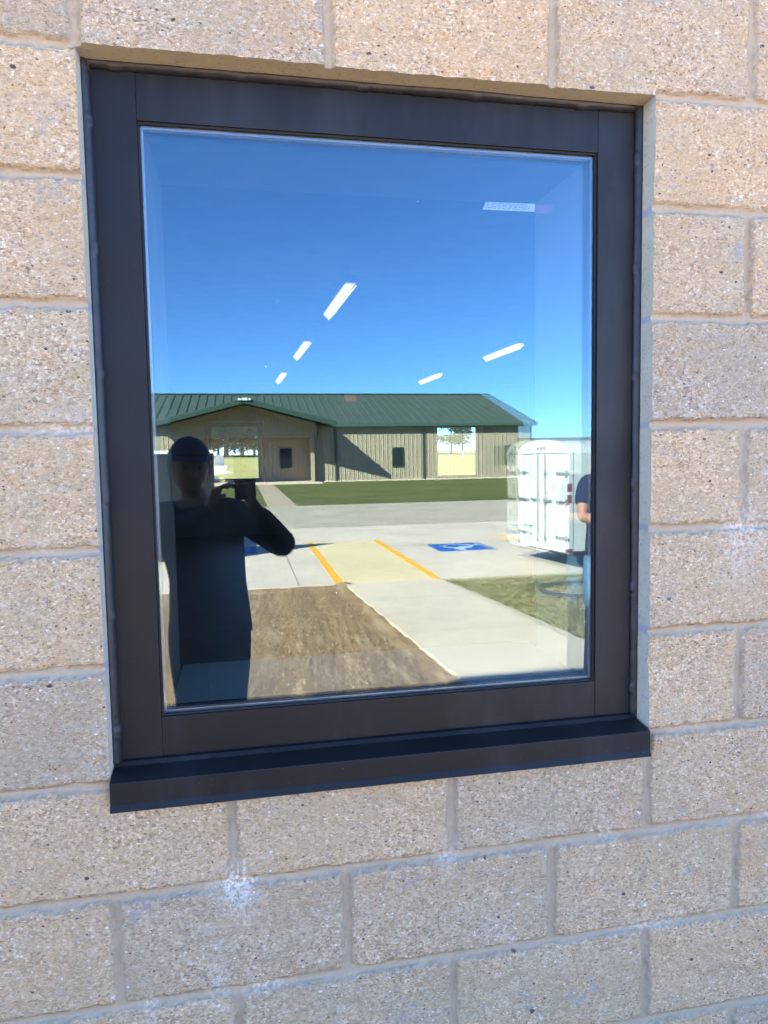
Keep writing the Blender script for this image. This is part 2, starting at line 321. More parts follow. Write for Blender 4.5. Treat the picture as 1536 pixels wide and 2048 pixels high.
# dirt bed in front of the wall
def dirt():
    xs = np.arange(-3, 1.98, .018); ys = np.arange(-7.4, -.0, .018); X, Y = np.meshgrid(xs, ys)
    Z = -.045+.016*vnoise(X/.5, Y/.5, 5, 4)+.0065*vnoise(X/.045, Y/.20, 9, 3, .7)
    Z += .0021*np.sin((X+.10*Y+.02*np.sin(Y*3))*2*math.pi/.085)*sstep(-.5, .4, vnoise(X/.4, Y/1.2, 33, 2))
    for xt in (-.35, .55, 1.0): Z += -.012*np.exp(-((X-xt-.05*np.sin(Y*.8))/.10)**2)*(1+.8*np.sign(np.sin(Y*2*math.pi/.09)))
    EX = np.interp(Y, [p[1] for p in WALKL], [p[0] for p in WALKL]); Z += .030*sstep(.16, .0, np.abs(EX-X)+.05*vnoise(X/.2, Y/.2, 14, 2))+.03*sstep(-7.2, -7.38, Y)
    me = grid_mesh("dirt", np.stack([X, Y, Z], -1).reshape(-1, 3), len(xs), len(ys)); me.materials.append(M_DIRT)
    tag(link("dirt_ground", me), "raked brown dirt beside the sidewalk", kind='structure')
    m = MB()
    for _ in range(1900):
        y = random.uniform(-7.35, -2.2); x = random.uniform(-1.6, edge_x(WALKL, y)-.02); s = random.uniform(.003, .008)*(1 if random.random() < .96 else 1.6)
        bm = bmesh.new(); bmesh.ops.create_icosphere(bm, subdivisions=1, radius=s)
        for v in bm.verts: v.co = Vector((x, y, -.035))+v.co*random.uniform(.7, 1.2)
        m.bm(bm)
    sm_ = MB()
    for _ in range(420):
        y = random.uniform(-7.35, -2.2); x = random.uniform(-1.2, edge_x(WALKL, y)-.03); a = random.uniform(0, 6.28); l = random.uniform(.010, .035); w_ = .0028; dx, dy = math.cos(a)*l, math.sin(a)*l
        sm_.add([(x-dy*w_/l, y+dx*w_/l, -.022), (x+dy*w_/l, y-dx*w_/l, -.022), (x+dx, y+dy, -.012)], [(0, 1, 2)])
    tag(sm_.build("straw_litter", plain("dry_straw", (.70, .56, .34), .8, var=.2)), kind='stuff')
    tag(m.build("dirt_clods", plain("clod", (.42, .29, .19), .95, var=.3, scale=15), smooth=False), kind='stuff')
dirt()
def side_grass():
    xs = np.arange(2.62, 16, .06); ys = np.arange(-7.395, -.0, .06); X, Y = np.meshgrid(xs, ys); Z = -.035+.02*vnoise(X/.4, Y/.4, 21, 4)
    me = grid_mesh("soil", np.stack([X, Y, Z], -1).reshape(-1, 3), len(xs), len(ys)); me.materials.append(M_NEARG)
    tag(link("grass_bed", me), "thin grass and straw strip beside the sidewalk", kind='structure')
    m = MB(); gm = [plain("grass_blade", (.19, .21, .06), .7, var=.4, scale=9), plain("straw", (.62, .48, .27), .8, var=.3, scale=9)]
    for _ in range(36000):
        y = random.uniform(-7.38, -2.4); x = edge_x(WALKR, y)+.01+random.random()**1.2*4.0; st = random.random() < .34+.30*(math.sin(x*3.1+y*1.7)*math.sin(y*2.3-x) > .2)
        a = random.uniform(0, 6.28); l = random.uniform(.04, .09) if not st else random.uniform(.06, .16); h = l*random.uniform(.35, .8) if not st else random.uniform(.005, .03); wd = .004 if not st else .0035
        dx, dy = math.cos(a), math.sin(a); z = -.03
        m.add([(x-dy*wd, y+dx*wd, z), (x+dy*wd, y-dx*wd, z), (x+dx*l*.8, y+dy*l*.8, z+h)] if not st else [(x-dy*wd, y+dx*wd, z+.02), (x+dy*wd, y-dx*wd, z+.02), (x+dx*l, y+dy*l, z+.02+h)], [(0, 1, 2)], 1 if st else 0)
    tag(m.build("grass", gm), "short green grass with dry straw", kind='stuff')
side_grass()

# ---------------------------------------------------------------- the block building (window wall, room behind it)
B = .2032; OW = 5*B; OH = 6*B; HTOP = 3.47; XL, XR = -5.2, 8.2; YB = 13.75
bld = thing("block_building", "tan split face concrete block building with a dark framed window reflecting the car park", "building")
def block_wall():
    def lines(a, b, fa, fb, st, org):
        L = list(np.arange(fa, fb+1e-6, st))
        k0, k1 = math.floor((a-org)/B)-1, math.ceil((b-org)/B)+1
        for k in range(k0, k1+1):
            for d in (-.013, -.008, -.004, 0, .004, .008, .013, .045, .1, .15):
                v = org+k*B+d
                if a <= v <= b and not (fa-.002 < v < fb+.002): L.append(v)
        L += [a, b]; return L
    xs = lines(XL, XR, -.24, 1.56, .004, 0.0); zs = lines(0, HTOP, .36, 2.44, .004, Z0)
    for v in (0.0, OW): xs = [q for q in xs if abs(q-v) > .0016]+[v]
    for v in (Z0, Z0+OH): zs = [q for q in zs if abs(q-v) > .0016]+[v]
    xs = np.unique(np.round(xs, 5)); zs = np.unique(np.round(zs, 5)); X, Zw = np.meshgrid(xs, zs); Z = Zw-Z0
    k = np.floor(Z/B+1e-6); tz = Z/B-k; dz = np.minimum(tz, 1-tz)*B
    odd = np.mod(k, 2); s = X/B-odd; dx = np.abs(s-2*np.round(s/2))*B; col = np.round(s/2)
    blkid = np.floor(s/2)
    nearL = (np.abs(X) < B*.5) & (Z > 0) & (Z < OH); nearR = (np.abs(X-OW) < B*.5) & (Z > 0) & (Z < OH)
    dx = np.where(nearL | nearR, 1.0, dx)
    topcut = (np.abs(Z-OH) < B*.5) & (X > -.001) & (X < OW+.001); dz = np.where(topcut, 1.0, dz)
    dx = dx+.0010*vnoise(X/.12, Z/.12, 40, 2); dz = dz+.0010*vnoise(X/.12, Z/.12, 41, 2)
    r = .012                                                            # rounded block corners
    ax, ay = np.maximum(r-dx+.004, 0), np.maximum(r-dz+.004, 0); d = np.minimum(np.minimum(dx, dz), r-np.sqrt(ax*ax+ay*ay)+.004)
    edge = d+.0040*vnoise(X/.011, Z/.011, 2, 3, .6)+.0022*vnoise(X/.06, Z/.05, 6, 2)
    sm = sstep(.0068, .0104, edge)
    face = .0070+.0042*vnoise(X/.10, Z/.07, 12, 3, .55)+.0030*vnoise(X/.022, Z/.018, 15, 3, .6)+.0022*vnoise(X/.008, Z/.008, 31, 2)
    tilt = (hash2(blkid, k, 77)-.5)*.004*(2*tz-1); face = face+tilt
    dmort = np.minimum(dx, dz); mort = -.0022+.0024*sstep(0, .006, dmort)+.0008*vnoise(X/.02, Z/.02, 8, 2)
    # tooled groove in the mortar
    h = mort*(1-sm)+face*sm
    V = np.stack([X, -h, Zw], -1)
    joint = 1-sstep(.0080, .0112, edge+.0040*vnoise(X/.012, Z/.012, 90, 2))
    eff = np.zeros_like(X)
    for (ex, ez, rx, rz, a) in ((.205, -.207, .035, .035, 1.3), (.215, -.23, .02, .04, .8), (.17, -.37, .018, .05, .9), (.05, -.415, .012, .05, .8), (.25, -.405, .03, .012, 1), (1.03, -.40, .06, .012, 1.0), (1.23, .40, .05, .06, .7), (1.21, .34, .035, .06, .6), (1.10, .02, .05, .02, .5), (.93, -.2, .02, .02, .6), (-.05, .62, .06, .03, .6), (.60, -.21, .02, .03, .7), (1.3, -.2, .03, .01, .7), (.70, -.37, .03, .03, .4), (1.4, -.08, .04, .03, .45), (-.1, .42, .03, .012, .5), (1.30, .63, .03, .02, .4), (.75, -.17, .03, .015, .5)):
        eff += .8*a*np.exp(-((X-ex)/rx)**2-((Z-ez)/rz)**2)
    blk = hash2(blkid, k, 5)
    i0, i1 = np.searchsorted(xs, -1e-6), np.searchsorted(xs, OW-1e-6); j0, j1 = np.searchsorted(zs, Z0-1e-6), np.searchsorted(zs, Z0+OH-1e-6)
    nz, nx = X.shape; keep = np.ones((nz-1, nx-1), bool); keep[j0:j1, i0:i1] = False
    # jambs, head and bottom of the opening
    Vf = V.reshape(-1, 3); EV, EF, EJ = [], [], []; base = len(Vf); idx = np.arange(nx*nz).reshape(nz, nx)
    def reveal(loop, zz, horizontal=False):
        nonlocal base
        prev = None
        for q, i in enumerate(loop):
            p = Vf[i]; rowv = []
            jv = 0.0 if horizontal else float(1-sstep(.006, .011, abs(((p[2]-Z0)/B+.5) % 1-.5)*B+.003*math.sin(p[2]*90)))
            for yy in (max(p[1], -.0045) if False else p[1], .012, .03, .05, .20):
                EV.append((p[0], yy, p[2])); EJ.append(jv if yy < .06 else 0)
                rowv.append(base); base += 1
            if prev: EF.extend([(prev[a], rowv[a], rowv[a+1], prev[a+1]) for a in range(4)])
            prev = rowv
    reveal(idx[j0:j1+1, i0], zs); reveal(idx[j0:j1+1, i1], zs); reveal(idx[j1, i0:i1+1], xs, True); reveal(idx[j0, i0:i1+1], xs, True)
    EV = np.array(EV); EF = np.array(EF); EJ = np.array(EJ); z = np.zeros(len(EV))
    me = grid_mesh("wall", np.concatenate([Vf, EV]), nx, nz, keep, {"joint": np.concatenate([joint.ravel(), EJ]), "blk": np.concatenate([blk.ravel(), z]), "eff": np.concatenate([np.clip(eff, 0, 1).ravel(), z])}, True, None, EF, np.ones(len(EF), int))
    me.materials.append(MB_BLOCK); me.materials.append(M_SAWN)
    return link("wall", me, bld)
block_wall()
side = MB(); M_SIDEBLK = plain("side_block", (.44, .36, .27), .9, 0, .2, .15, 12, .5, 120)
for a, b in ((XL, XL+.2), (XR-.2, XR)): MB().box(a, b, .012, YB, 0, HTOP).build("side_wall", M_SIDEBLK, bld)
def wall_with_holes(mb, x0, x1, y0, y1, z0, z1, holes, mi=0):
    xs = sorted({x0, x1, *[h[0] for h in holes], *[h[1] for h in holes]})
    for a, b in zip(xs[:-1], xs[1:]):
        hs = sorted([(h[2], h[3]) for h in holes if h[0] <= a+1e-6 and h[1] >= b-1e-6]); z = z0
        for lo, hi in hs: mb.box(a, b, y0, y1, z, lo, mi=mi); z = hi
        mb.box(a, b, y0, y1, z, z1, mi=mi)
RWIN = [(-.46, .58, 1.13, 2.33), (4.25, 5.27, 1.10, 2.28)]
wall_with_holes(side, XL+.202, XR-.202, YB-.2, YB, 0, HTOP, RWIN)
side.build("rear_wall", M_SIDEBLK, bld, weld=True)
MB().box(XL-.02, XR+.02, -.03, YB+.02, HTOP+.001, HTOP+.10, .01).build("roof", plain("roof_edge_metal", (.05, .045, .04), .4), bld)
RX0, RX1, RZ = .090, .928, 1.14
inn = MB(); HOLE = (RX0, RX1, Z0+.086, Z0+RZ); HOLE_W = (RX0-.052, RX1+.052, Z0+.064, Z0+RZ+.022)
wall_with_holes(inn, XL+.201, XR-.201, .205, .34, .05, 3.25, [HOLE_W])
inn.build("window_surround", M_DRY, bld, weld=True)
M_SHADED_HEAD = plain("shaded_drywall_head", (.16, .165, .18), .7, 0, .3, .1)  # drywall head of the opening, its shade painted in as a darker colour
for a, b, m_ in ((RX1, RX1+.05, M_DRY), (RX0-.05, RX0, plain("shaded_drywall_return", (.30, .31, .32), .8))): MB().box(a, b, .085, .345, HOLE[2]-.02, HOLE[3]+.02).build("window_return", m_, bld)  # left return is the same drywall, darkened in colour to stand for shade
MB().box(RX0+.001, RX1-.001, .085, .345, HOLE[3]-.004, HOLE[3]+.02).build("window_lintel", M_SHADED_HEAD, bld)  # drywall head of the opening with painted-in shade, not a separate lintel
MB().box(RX0+.001, RX1-.001, .085, .40, HOLE[2]-.02, HOLE[2]+.004, .004).build("window_stool", M_STOOL, bld)
inr = MB()
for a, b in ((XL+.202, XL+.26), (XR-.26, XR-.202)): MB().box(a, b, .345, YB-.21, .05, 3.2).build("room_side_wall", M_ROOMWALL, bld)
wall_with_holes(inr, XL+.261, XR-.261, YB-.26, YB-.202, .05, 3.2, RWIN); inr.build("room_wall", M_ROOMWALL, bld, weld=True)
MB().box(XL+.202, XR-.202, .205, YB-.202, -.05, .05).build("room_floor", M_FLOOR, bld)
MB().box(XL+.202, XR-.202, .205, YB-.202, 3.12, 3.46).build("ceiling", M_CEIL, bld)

def main_window():
    FY = .045; fr = bpy.data.objects.new("window", None); COL.objects.link(fr); fr.parent = bld; fr.empty_display_size = .1
    for nm, a in (("frame_stile", (.0125, .0830, FY, .115, .019, 1.2085)), ("frame_stile", (.9285, 1.0035, FY, .115, .019, 1.2085)), ("frame_rail", (.0835, .9280, FY+.0006, .115, 1.1315, 1.2085)), ("frame_rail", (.0835, .9280, FY+.0006, .115, .019, .0950))):
        MB().box(a[0], a[1], a[2], a[3], Z0+a[4], Z0+a[5], .0009).build(nm, M_FRAME, fr)
    gx0, gx1, gz0, gz1 = .0835, .9280, Z0+.0950, Z0+1.1315
    MB().ring(gx0, gx1, gz0, gz1, .0505, .0548, .0035).build("gasket", M_RUBBER, fr)
    def pane(name, y, th, gm, bow=0):
        m = MB(); a = (gx0, gx1, y, y+th, gz0, gz1); x0, x1, y0, y1, z0, z1 = a
        v = [(x0, y0, z0), (x1, y0, z0), (x1, y0, z1), (x0, y0, z1), (x0, y1, z0), (x1, y1, z0), (x1, y1, z1), (x0, y1, z1)]
        m.add(v, [(0, 1, 2, 3)], 0); m.add(v, [(4, 7, 6, 5), (0, 4, 5, 1), (3, 2, 6, 7), (0, 3, 7, 4), (1, 5, 6, 2)], 1)
        if bow:
            n = 40; m = MB(); v = []; f = []
            for i in range(n+1):
                x = x0+(x1-x0)*i/n; q = max(0, x-.56); dy = .5*bow*q*q/.37
                v += [(x, y0+dy, z0), (x, y0+dy, z1), (x, y1+dy, z0), (x, y1+dy, z1)]
            m.add(v, [(4*i, 4*i+4, 4*i+5, 4*i+1) for i in range(n)], 0); m.add(v, [(4*i+2, 4*i+3, 4*i+7, 4*i+6) for i in range(n)], 1)
            return m.build(name, [gm, M_CLEAR], fr, True)
        return m.build(name, [gm, M_CLEAR], fr)
    p1 = pane("pane", .0552, .005, M_GLASS1); p2 = pane("pane", .0722, .004, M_GLASS2, .016)
    MB().ring(gx0, gx1, gz0, gz1, .0606, .0718, .0075).build("spacer_bar", M_SPACER, fr)
    # the makers' sticker: pale slip with grey lines of print too small to read, red tail
    st = MB(); ly = .0779; c = [(.7135, 1.040), (.814, 1.041), (.812, 1.026), (.7065, 1.0255)]
    st.add([(x, ly, Z0+z) for x, z in c]+[(x, ly-.0004, Z0+z) for x, z in c], [(0, 1, 2, 3), (7, 6, 5, 4), (0, 4, 5, 1), (1, 5, 6, 2), (2, 6, 7, 3), (3, 7, 4, 0)], 0)
    c2 = [(.8145, 1.041), (.853, 1.0405), (.850, 1.026), (.8125, 1.026)]
    st.add([(x, ly, Z0+z) for x, z in c2]+[(x, ly-.0004, Z0+z) for x, z in c2], [(0, 1, 2, 3), (7, 6, 5, 4), (0, 4, 5, 1), (1, 5, 6, 2), (2, 6, 7, 3), (3, 7, 4, 0)], 1)
    for q in range(4):
        x = .716
        while x < .796:
            l = random.uniform(.004, .013); st.box(x, min(x+l, .803), ly-.0008, ly-.00045, Z0+1.0287+q*.003, Z0+1.0299+q*.003, mi=2); x += l+.0022
    st.build("sticker", [plain("sticker_paper", (.80, .82, .84), .6), plain("sticker_red", (.27, .06, .08), .6), plain("sticker_print", (.25, .28, .33), .7)], fr)
    # bent metal sill with drip edge
    prof = [(.0445, .0185), (.0440, .0235), (.036, .0230), (.030, .0165), (-.0195, .0090), (-.0205, .0075), (-.0205, -.0290), (-.0265, -.0400), (-.0250, -.0412), (-.0185, -.0300), (-.010, -.0300), (-.010, .0040), (.0445, .0100)]
    sl_ = MB().prism([(y, z+Z0) for y, z in prof], 'x', .0015, 1.0125)
    so_ = sl_.build("window_sill", M_FRAME, fr)
    b = so_.modifiers.new("b", 'BEVEL'); b.width = .0008; b.segments = 2; b.limit_method = 'ANGLE'
    # lumpy sealant beads down both jambs and along the head
    def bead(p0, p1, inward, wid, dep, seed, amp):
        p0, p1, inward = Vector(p0), Vector(p1), Vector(inward); L = (p1-p0).length; n = int(L/.004); m = MB(); vs = []; fs = []
        for i in range(n+1):
            s = i*L/n; k = vnoise(np.array([s/.045]), np.array([seed*3.3]), seed, 2)[0]; k2 = vnoise(np.array([s/.012]), np.array([seed*1.7]), seed+9, 2)[0]; lump = max(0, vnoise(np.array([s/.16]), np.array([seed+.5]), seed+4, 1)[0])
            seg = (math.sin(s*2*math.pi/.21) > .96)*.0022
            w_ = wid*(1+amp*(.30*k+.12*k2))+seg; d_ = dep*(1+amp*(.35*k+.2*k2+.7*lump)); c = p0.lerp(p1, i/n)
            for a in range(7):
                th = a/6*math.pi/2; vs.append(c+inward*(w_*math.cos(th))+Vector((0, -d_*math.sin(th)-.0005+.0, 0)) if True else 0)
            vs.append(c+Vector((0, .003, 0)))
        for i in range(n):
            for a in range(7): fs.append((i*8+a, i*8+a+1, (i+1)*8+a+1, (i+1)*8+a))
        m.add(vs, fs); return m.build("sealant_bead", M_SEAL, fr, True)
    bead((-.001, FY, Z0+.022), (-.001, FY, Z0+OH), (1, 0, 0), .0145, .0140, 1, .07)
    bead((OW+.001, FY, Z0+.022), (OW+.001, FY, Z0+OH), (-1, 0, 0), .0130, .0100, 2, .25)
    bead((.0, FY, Z0+OH+.001), (OW, FY, Z0+OH+.001), (0, 0, -1), .0120, .0100, 3, .38)
    return fr
main_window()
# windows in the far wall of the room
def rear_window(x0, x1, z0, z1):
    y0, y1 = YB-.17, YB-.10; t = .075
    f = MB().ring(x0, x1, z0, z1, y0, y1, t).build("rear_window", M_FRAME, bld)
    MB().box(x0+t, x1-t, y0+.03, y0+.036, z0+t, z1-t).build("pane", [M_GLASSR], f)
    q = .045; MB().ring(x0-q, x1+q, z0-q, z1+q, YB-.272, YB-.2585, q-.001).build("casing", plain("white_casing", (.75, .75, .73), .6), f)
for q in RWIN: rear_window(*q)
# ceiling lights of the room
M_TUBE = emit("lamp_diffuser", (1.0, .80, .52), .122)
def lamp_proto():
    root = thing("ceiling_light", "lit linear ceiling light", "ceiling light")
    d = MB().prism([(-.052, .0), (0, -.052), (.052, .0), (.047, .008), (0, -.040), (-.047, .008)], 'y', -.57, .57).build("diffuser", M_TUBE, root)
    MB().box(-.04, .04, -.61, .61, .0125, .06, .004).build("housing", plain("lamp_housing", (.55, .55, .55), .5), root)
    for y in (-.4, .4): MB().tube([(0, y, .06), (0, y, .30)], .006, 6).build("hanger", M_SPACER, root)
    return root
LP = [(1.08, 4.95, "largest lit ceiling light, nearest the window glass"), (.98, 7.74, "lit ceiling light second from the glass in the middle row"), (.87, 10.75, "smallest lit ceiling light, low in the middle row"), (3.58, 7.65, "lit ceiling light slanting beside the pale window return"), (3.41, 10.70, "smeared lit ceiling light low in the row beside the window return"), (-1.22, 10.78, "lit ceiling light half cut off by the left frame")]
lamp0 = lamp_proto()
for i, (x, y, lab) in enumerate(LP):
    o = lamp0 if i == 0 else copy_tree(lamp0); o.location = (x, y, 2.93); o.rotation_euler.z = R(2.0); tag(o, lab, "ceiling light", "lit ceiling lights inside the room")
ex = thing("exit_sign", "small red lit sign high on the far room wall", "sign", (2.43, YB-.27, 2.82)); MB().box(-.15, .15, -.05, 0, -.1, .1, .006).build("sign_box", plain("sign_white", (.6, .6, .6), .5), ex); MB().box(-.12, .12, -.056, -.0505, -.06, .06).build("sign_face", emit("sign_red", (1, .10, .08), .022), ex)

# ---------------------------------------------------------------- field, trees and cabinet behind the building
def tz(y): return -.09+min(max(y-33, 0), 150)*.0215
M_LEAF = [plain("needle_green", (.030, .058, .030), .8, 0, .1, .4, .5), plain("leaf_green", (.055, .085, .035), .8, 0, .1, .4, .5)]; M_BARK = plain("bark", (.11, .085, .065), .9, var=.3)
def tree(x, y, h, w, base, kind, label):
    root = thing("field_tree", label, "tree", (x, y, tz(y)), group="trees beyond the field")
    MB().tube([(0, 0, 0), (.05, 0, h*.3), (-.05, .05, h*.62), (0, 0, h*.95)], [h*.018+.06, h*.015+.04, h*.009+.02, .02], 8).build("trunk", M_BARK, root)
    m = MB(); limbs = []
    for _ in range(34):
        a = random.uniform(0, 6.28); zz = random.uniform(base, .95)*h; rr = w*(1-.75*(zz/h)**2)*random.uniform(.45, 1); p = Vector((math.cos(a)*rr, math.sin(a)*rr, zz+rr*.1)); limbs.append(p)
    for p in limbs:
        for _ in range(70):
            d = Vector((random.gauss(0, 1), random.gauss(0, 1), random.gauss(0, .7)))*w*.20; c = p+d; s = random.uniform(.12, .34)*(h/11); n = Vector((random.gauss(0, 1), random.gauss(0, 1), random.gauss(0, 1))).normalized(); t = n.orthogonal().normalized()*s; b = n.cross(t)*random.uniform(.5, 1)
            m.add([c+t+b*.3, c+b, c-t, c-b], [(0, 1, 2, 3)])
    m.build("crown", M_LEAF[kind], root)
for i in range(34):
    x = -28+i*1.75+random.uniform(-.6, .6); y = 150+random.uniform(-6, 14)
    if abs(x+2.0) < .9: x -= 1.4
    tree(x, y, random.uniform(11.5, 14.5), random.uniform(2.7, 3.5), .10, 0, "dark evergreen in the row seen through the rear window")
for (x, y, h, w) in ((42, 140, 9.5, 3.2), (47.5, 150, 8.5, 2.6), (36.5, 155, 10, 3.0), (55, 145, 11, 3.4)):
    tree(x, y, h, w, .22, 1, "loose leafy tree seen through the second rear window")
cab = thing("utility_cabinet", "white utility cabinet standing on a pale pad in the field", "cabinet", (-2.75, 84, tz(84)))
MB().box(-.5, .5, -.4, .4, 0, 1.18, .02).build("body", plain("cabinet_paint", (.62, .64, .63), .5), cab); MB().box(-.55, .55, -.45, .45, 1.181, 1.27, .02).build("lid", plain("cabinet_lid", (.68, .70, .69), .5), cab); MB().box(-.44, -.01, -.415, -.401, .1, 1.1, .004).box(.01, .44, -.415, -.401, .1, 1.1, .004).build("door", plain("cabinet_door", (.58, .60, .59), .5), cab)
pv = [(-12, 58), (-2.6, 58), (-.8, 61.5), (-1.6, 66), (-1.8, 83), (-12, 86)]; pm = MB(); n = len(pv)
pm.add([(x, y, tz(y)+.03) for x, y in pv]+[(x, y, tz(y)-.1) for x, y in pv], [tuple(range(n)), tuple(range(n, 2*n))[::-1]]+[(i, (i+1) % n, n+(i+1) % n, n+i) for i in range(n)])
tag(pm.build("concrete_pad", M_CONC), "pale concrete pad in the field under the cabinet", kind='structure')
gb = thing("ground_box", "small pale utility box low in the field grass", "utility box", (-1.75, 48, tz(48))); MB().box(-.18, .18, -.2, .2, 0, .30, .03).build("box_body", plain("ground_box_paint", (.62, .62, .58), .6), gb); MB().box(-.2, .2, -.22, .22, .301, .36, .02).build("lid", plain("ground_box_lid", (.68, .68, .64), .6), gb)
fe = thing("rail_fence", "white rail fence across the field seen through the second rear window", "fence", (20, 100, tz(100)))
for k in range(9): MB().box(k*4-.06, k*4+.06, -.06, .06, 0, 1.25).build("post", M_WPAINT, fe)
for z in (.5, 1.05): MB().box(-.06, 32.06, -.075, -.061, z, z+.12).build("rail", M_WPAINT, fe)

# ---------------------------------------------------------------- the tan metal building across the road
M_SIDING = plain("tan_metal_siding", (.375, .30, .215), .55, 0, .4, .06, 1.5); M_GREEN = plain("green_roof_metal", (.070, .095, .068), .45, 0, .5, .10, 1.2); M_TRIM = plain("green_trim", (.030, .062, .045), .45)
M_DARKGL = plain("dark_window_glass", (.012, .018, .022), .08, 0, .8)
mbd = thing("metal_building", "long tan ribbed metal building with green standing seam roof and gabled porch", "building", (0, -48, 0))
def ribbed(mb, xa, xb, y, zb, zt, mi=0, pitch=.305, flip=1):
    prof = []; x = xa
    while x < xb-1e-6:
        for dx, h in ((0, 0), (.03, .035), (.065, .035), (.095, 0), (.18, 0), (.195, .008), (.21, .008), (.225, 0)):
            if x+dx < xb: prof.append((x+dx, h))
        x += pitch
    prof.append((xb, 0)); v = []; f = []
    for (px, h) in prof: v += [(px, y+h, zb(px)), (px, y+h, zt(px))]
    for i in range(len(prof)-1): f.append((2*i, 2*i+2, 2*i+3, 2*i+1))
    mb.add(v, f, mi)
EV, RG, RY = 3.95, 6.95, -10.0; XA, XB = -21.0, 20.95
wl = MB(); ribbed(wl, XA, -4.305, 0, lambda x: .05, lambda x: EV-.1); ribbed(wl, 4.895, XB, 0, lambda x: .05, lambda x: EV-.1); wl.add([(XA, 0, 0), (XA, -20, 0), (XA, -20, EV-.1), (XA, -10, RG-.15), (XA, 0, EV-.1)], [(0, 1, 2, 3, 4)]); wl.add([(XB, 0, 0), (XB, -20, 0), (XB, -20, EV-.1), (XB, -10, RG-.15), (XB, 0, EV-.1)], [(0, 1, 2, 3, 4)]); wl.add([(XA, -20, 0), (XB, -20, 0), (XB, -20, EV-.1), (XA, -20, EV-.1)], [(0, 1, 2, 3)])
wl.build("wall", M_SIDING, mbd)
MB().box(XA-.05, XB+.05, -20, .10, -.08, .06).build("foundation", M_CONC, mbd)
def roof_plane(mb, P0, P1, P2, P3, nseam, th=.06, rib=.07, rw=.055):
    """P0-P1 along the eave, P3-P2 along the ridge"""
    P0, P1, P2, P3 = map(Vector, (P0, P1, P2, P3)); n = (P1-P0).cross(P3-P0).normalized()
    if n.z < 0: n = -n
    top = [P0, P1, P2, P3]; mb.add(top+[p-n*th for p in top], [(0, 1, 2, 3), (7, 6, 5, 4), (0, 4, 5, 1), (1, 5, 6, 2), (2, 6, 7, 3), (3, 7, 4, 0)])
    e = (P1-P0).normalized()
    for k in range(nseam+1):
        t = k/nseam; a = P0.lerp(P1, t); b = P3.lerp(P2, t); v = []
        for p in (a, b): v += [p-e*rw+n*.001, p-e*rw*.5+n*rib, p+e*rw*.5+n*rib, p+e*rw+n*.001]
        mb.add(v, [(0, 1, 5, 4), (1, 2, 6, 5), (2, 3, 7, 6), (0, 3, 2, 1), (4, 5, 6, 7)])
rf = MB(); roof_plane(rf, (XA-.4, .40, EV), (XB+.3, .40, EV), (XB+.3, RY, RG), (XA-.4, RY, RG), 68); roof_plane(rf, (XB+.3, -20.4, EV), (XA-.4, -20.4, EV), (XA-.4, RY, RG), (XB+.3, RY, RG), 68)
rfo = rf.build("roof", M_GREEN, mbd)
MB().prism([(RY-.25, RG-.02), (RY, RG+.09), (RY+.25, RG-.02), (RY, RG+.04)], 'x', XA-.4, XB+.3).build("ridge_cap", M_TRIM, rfo)
MB().box(XA-.4, XB+.3, .405, .50, EV-.16, EV+.0, .01).box(XA-.4, XB+.3, .03, .40, EV-.17, EV-.12).build("gutter", plain("gutter_green", (.05, .10, .075), .4), rfo)
for x in (XB+.3,): MB().add([(x+.002, .4, EV-.18), (x+.002, .4, EV+.05), (x+.002, RY, RG+.05), (x+.002, RY, RG-.18), (x+.05, .4, EV-.18), (x+.05, .4, EV+.05), (x+.05, RY, RG+.05), (x+.05, RY, RG-.18)], [(0, 1, 2, 3), (7, 6, 5, 4), (0, 4, 5, 1), (1, 5, 6, 2), (3, 2, 6, 7), (0, 3, 7, 4)]).build("rake_trim", M_TRIM, rfo)
for x in (6.45, 12.78, XB-.07): MB().box(x-.07, x+.07, .04, .15, .08, EV-.18, .01).build("downspout", M_TRIM, mbd)
def mwin(x0, x1, z0, z1, y=.036):
    m = MB(); t = .05; m.ring(x0, x1, z0, z1, y, y+.05, t)
    f = m.build("window", M_TRIM, mbd); MB().box(x0+t, x1-t, y+.005, y+.015, z0+t, z1-t).build("pane", M_DARKGL, f)
mwin(10.5, 11.3, .95, 2.33); mwin(18.84, 19.64, .97, 2.38); mwin(2.62, 3.5, .97, 2.40, -1.46); mwin(-12, -11.2, .95, 2.33)
# gabled porch
PX, PH, PD, PEX0, PEX1 = .30, 5.46, 3.35, -5.55, 6.15
pr = MB(); sl = (PH-EV)/(PEX1-PX)
GP = .60; RB = -1.5                                                    # gable plane and back of the entry recess
zt = lambda x: PH-.16-abs(x-PX)*sl
g1 = MB(); ribbed(g1, -4.5, 5.1, GP, lambda x: 3.10, zt); g1.build("porch_gable", M_SIDING, mbd)
g1 = MB(); g1.add([(-4.5, GP-.2, 3.10), (5.1, GP-.2, 3.10), (5.1, GP-.2, zt(5.1)), (PX, GP-.2, zt(PX)), (-4.5, GP-.2, zt(-4.5)), (-4.5, GP-.004, 3.10), (5.1, GP-.004, 3.10), (5.1, GP-.004, zt(5.1)), (PX, GP-.004, zt(PX)), (-4.5, GP-.004, zt(-4.5))], [(0, 1, 2, 3, 4), (9, 8, 7, 6, 5), (0, 5, 6, 1), (1, 6, 7, 2), (4, 9, 5, 0)]); g1.build("porch_header", M_SIDING, mbd)
g1 = MB(); ribbed(g1, -4.3, 4.89, RB, lambda x: .05, lambda x: 3.3); g1.build("porch_back_wall", M_SIDING, mbd)
for x in (-4.305, 4.875): MB().box(x, x+.02, RB, GP-.21, .05, 3.3).build("porch_side_wall", M_SIDING, mbd)
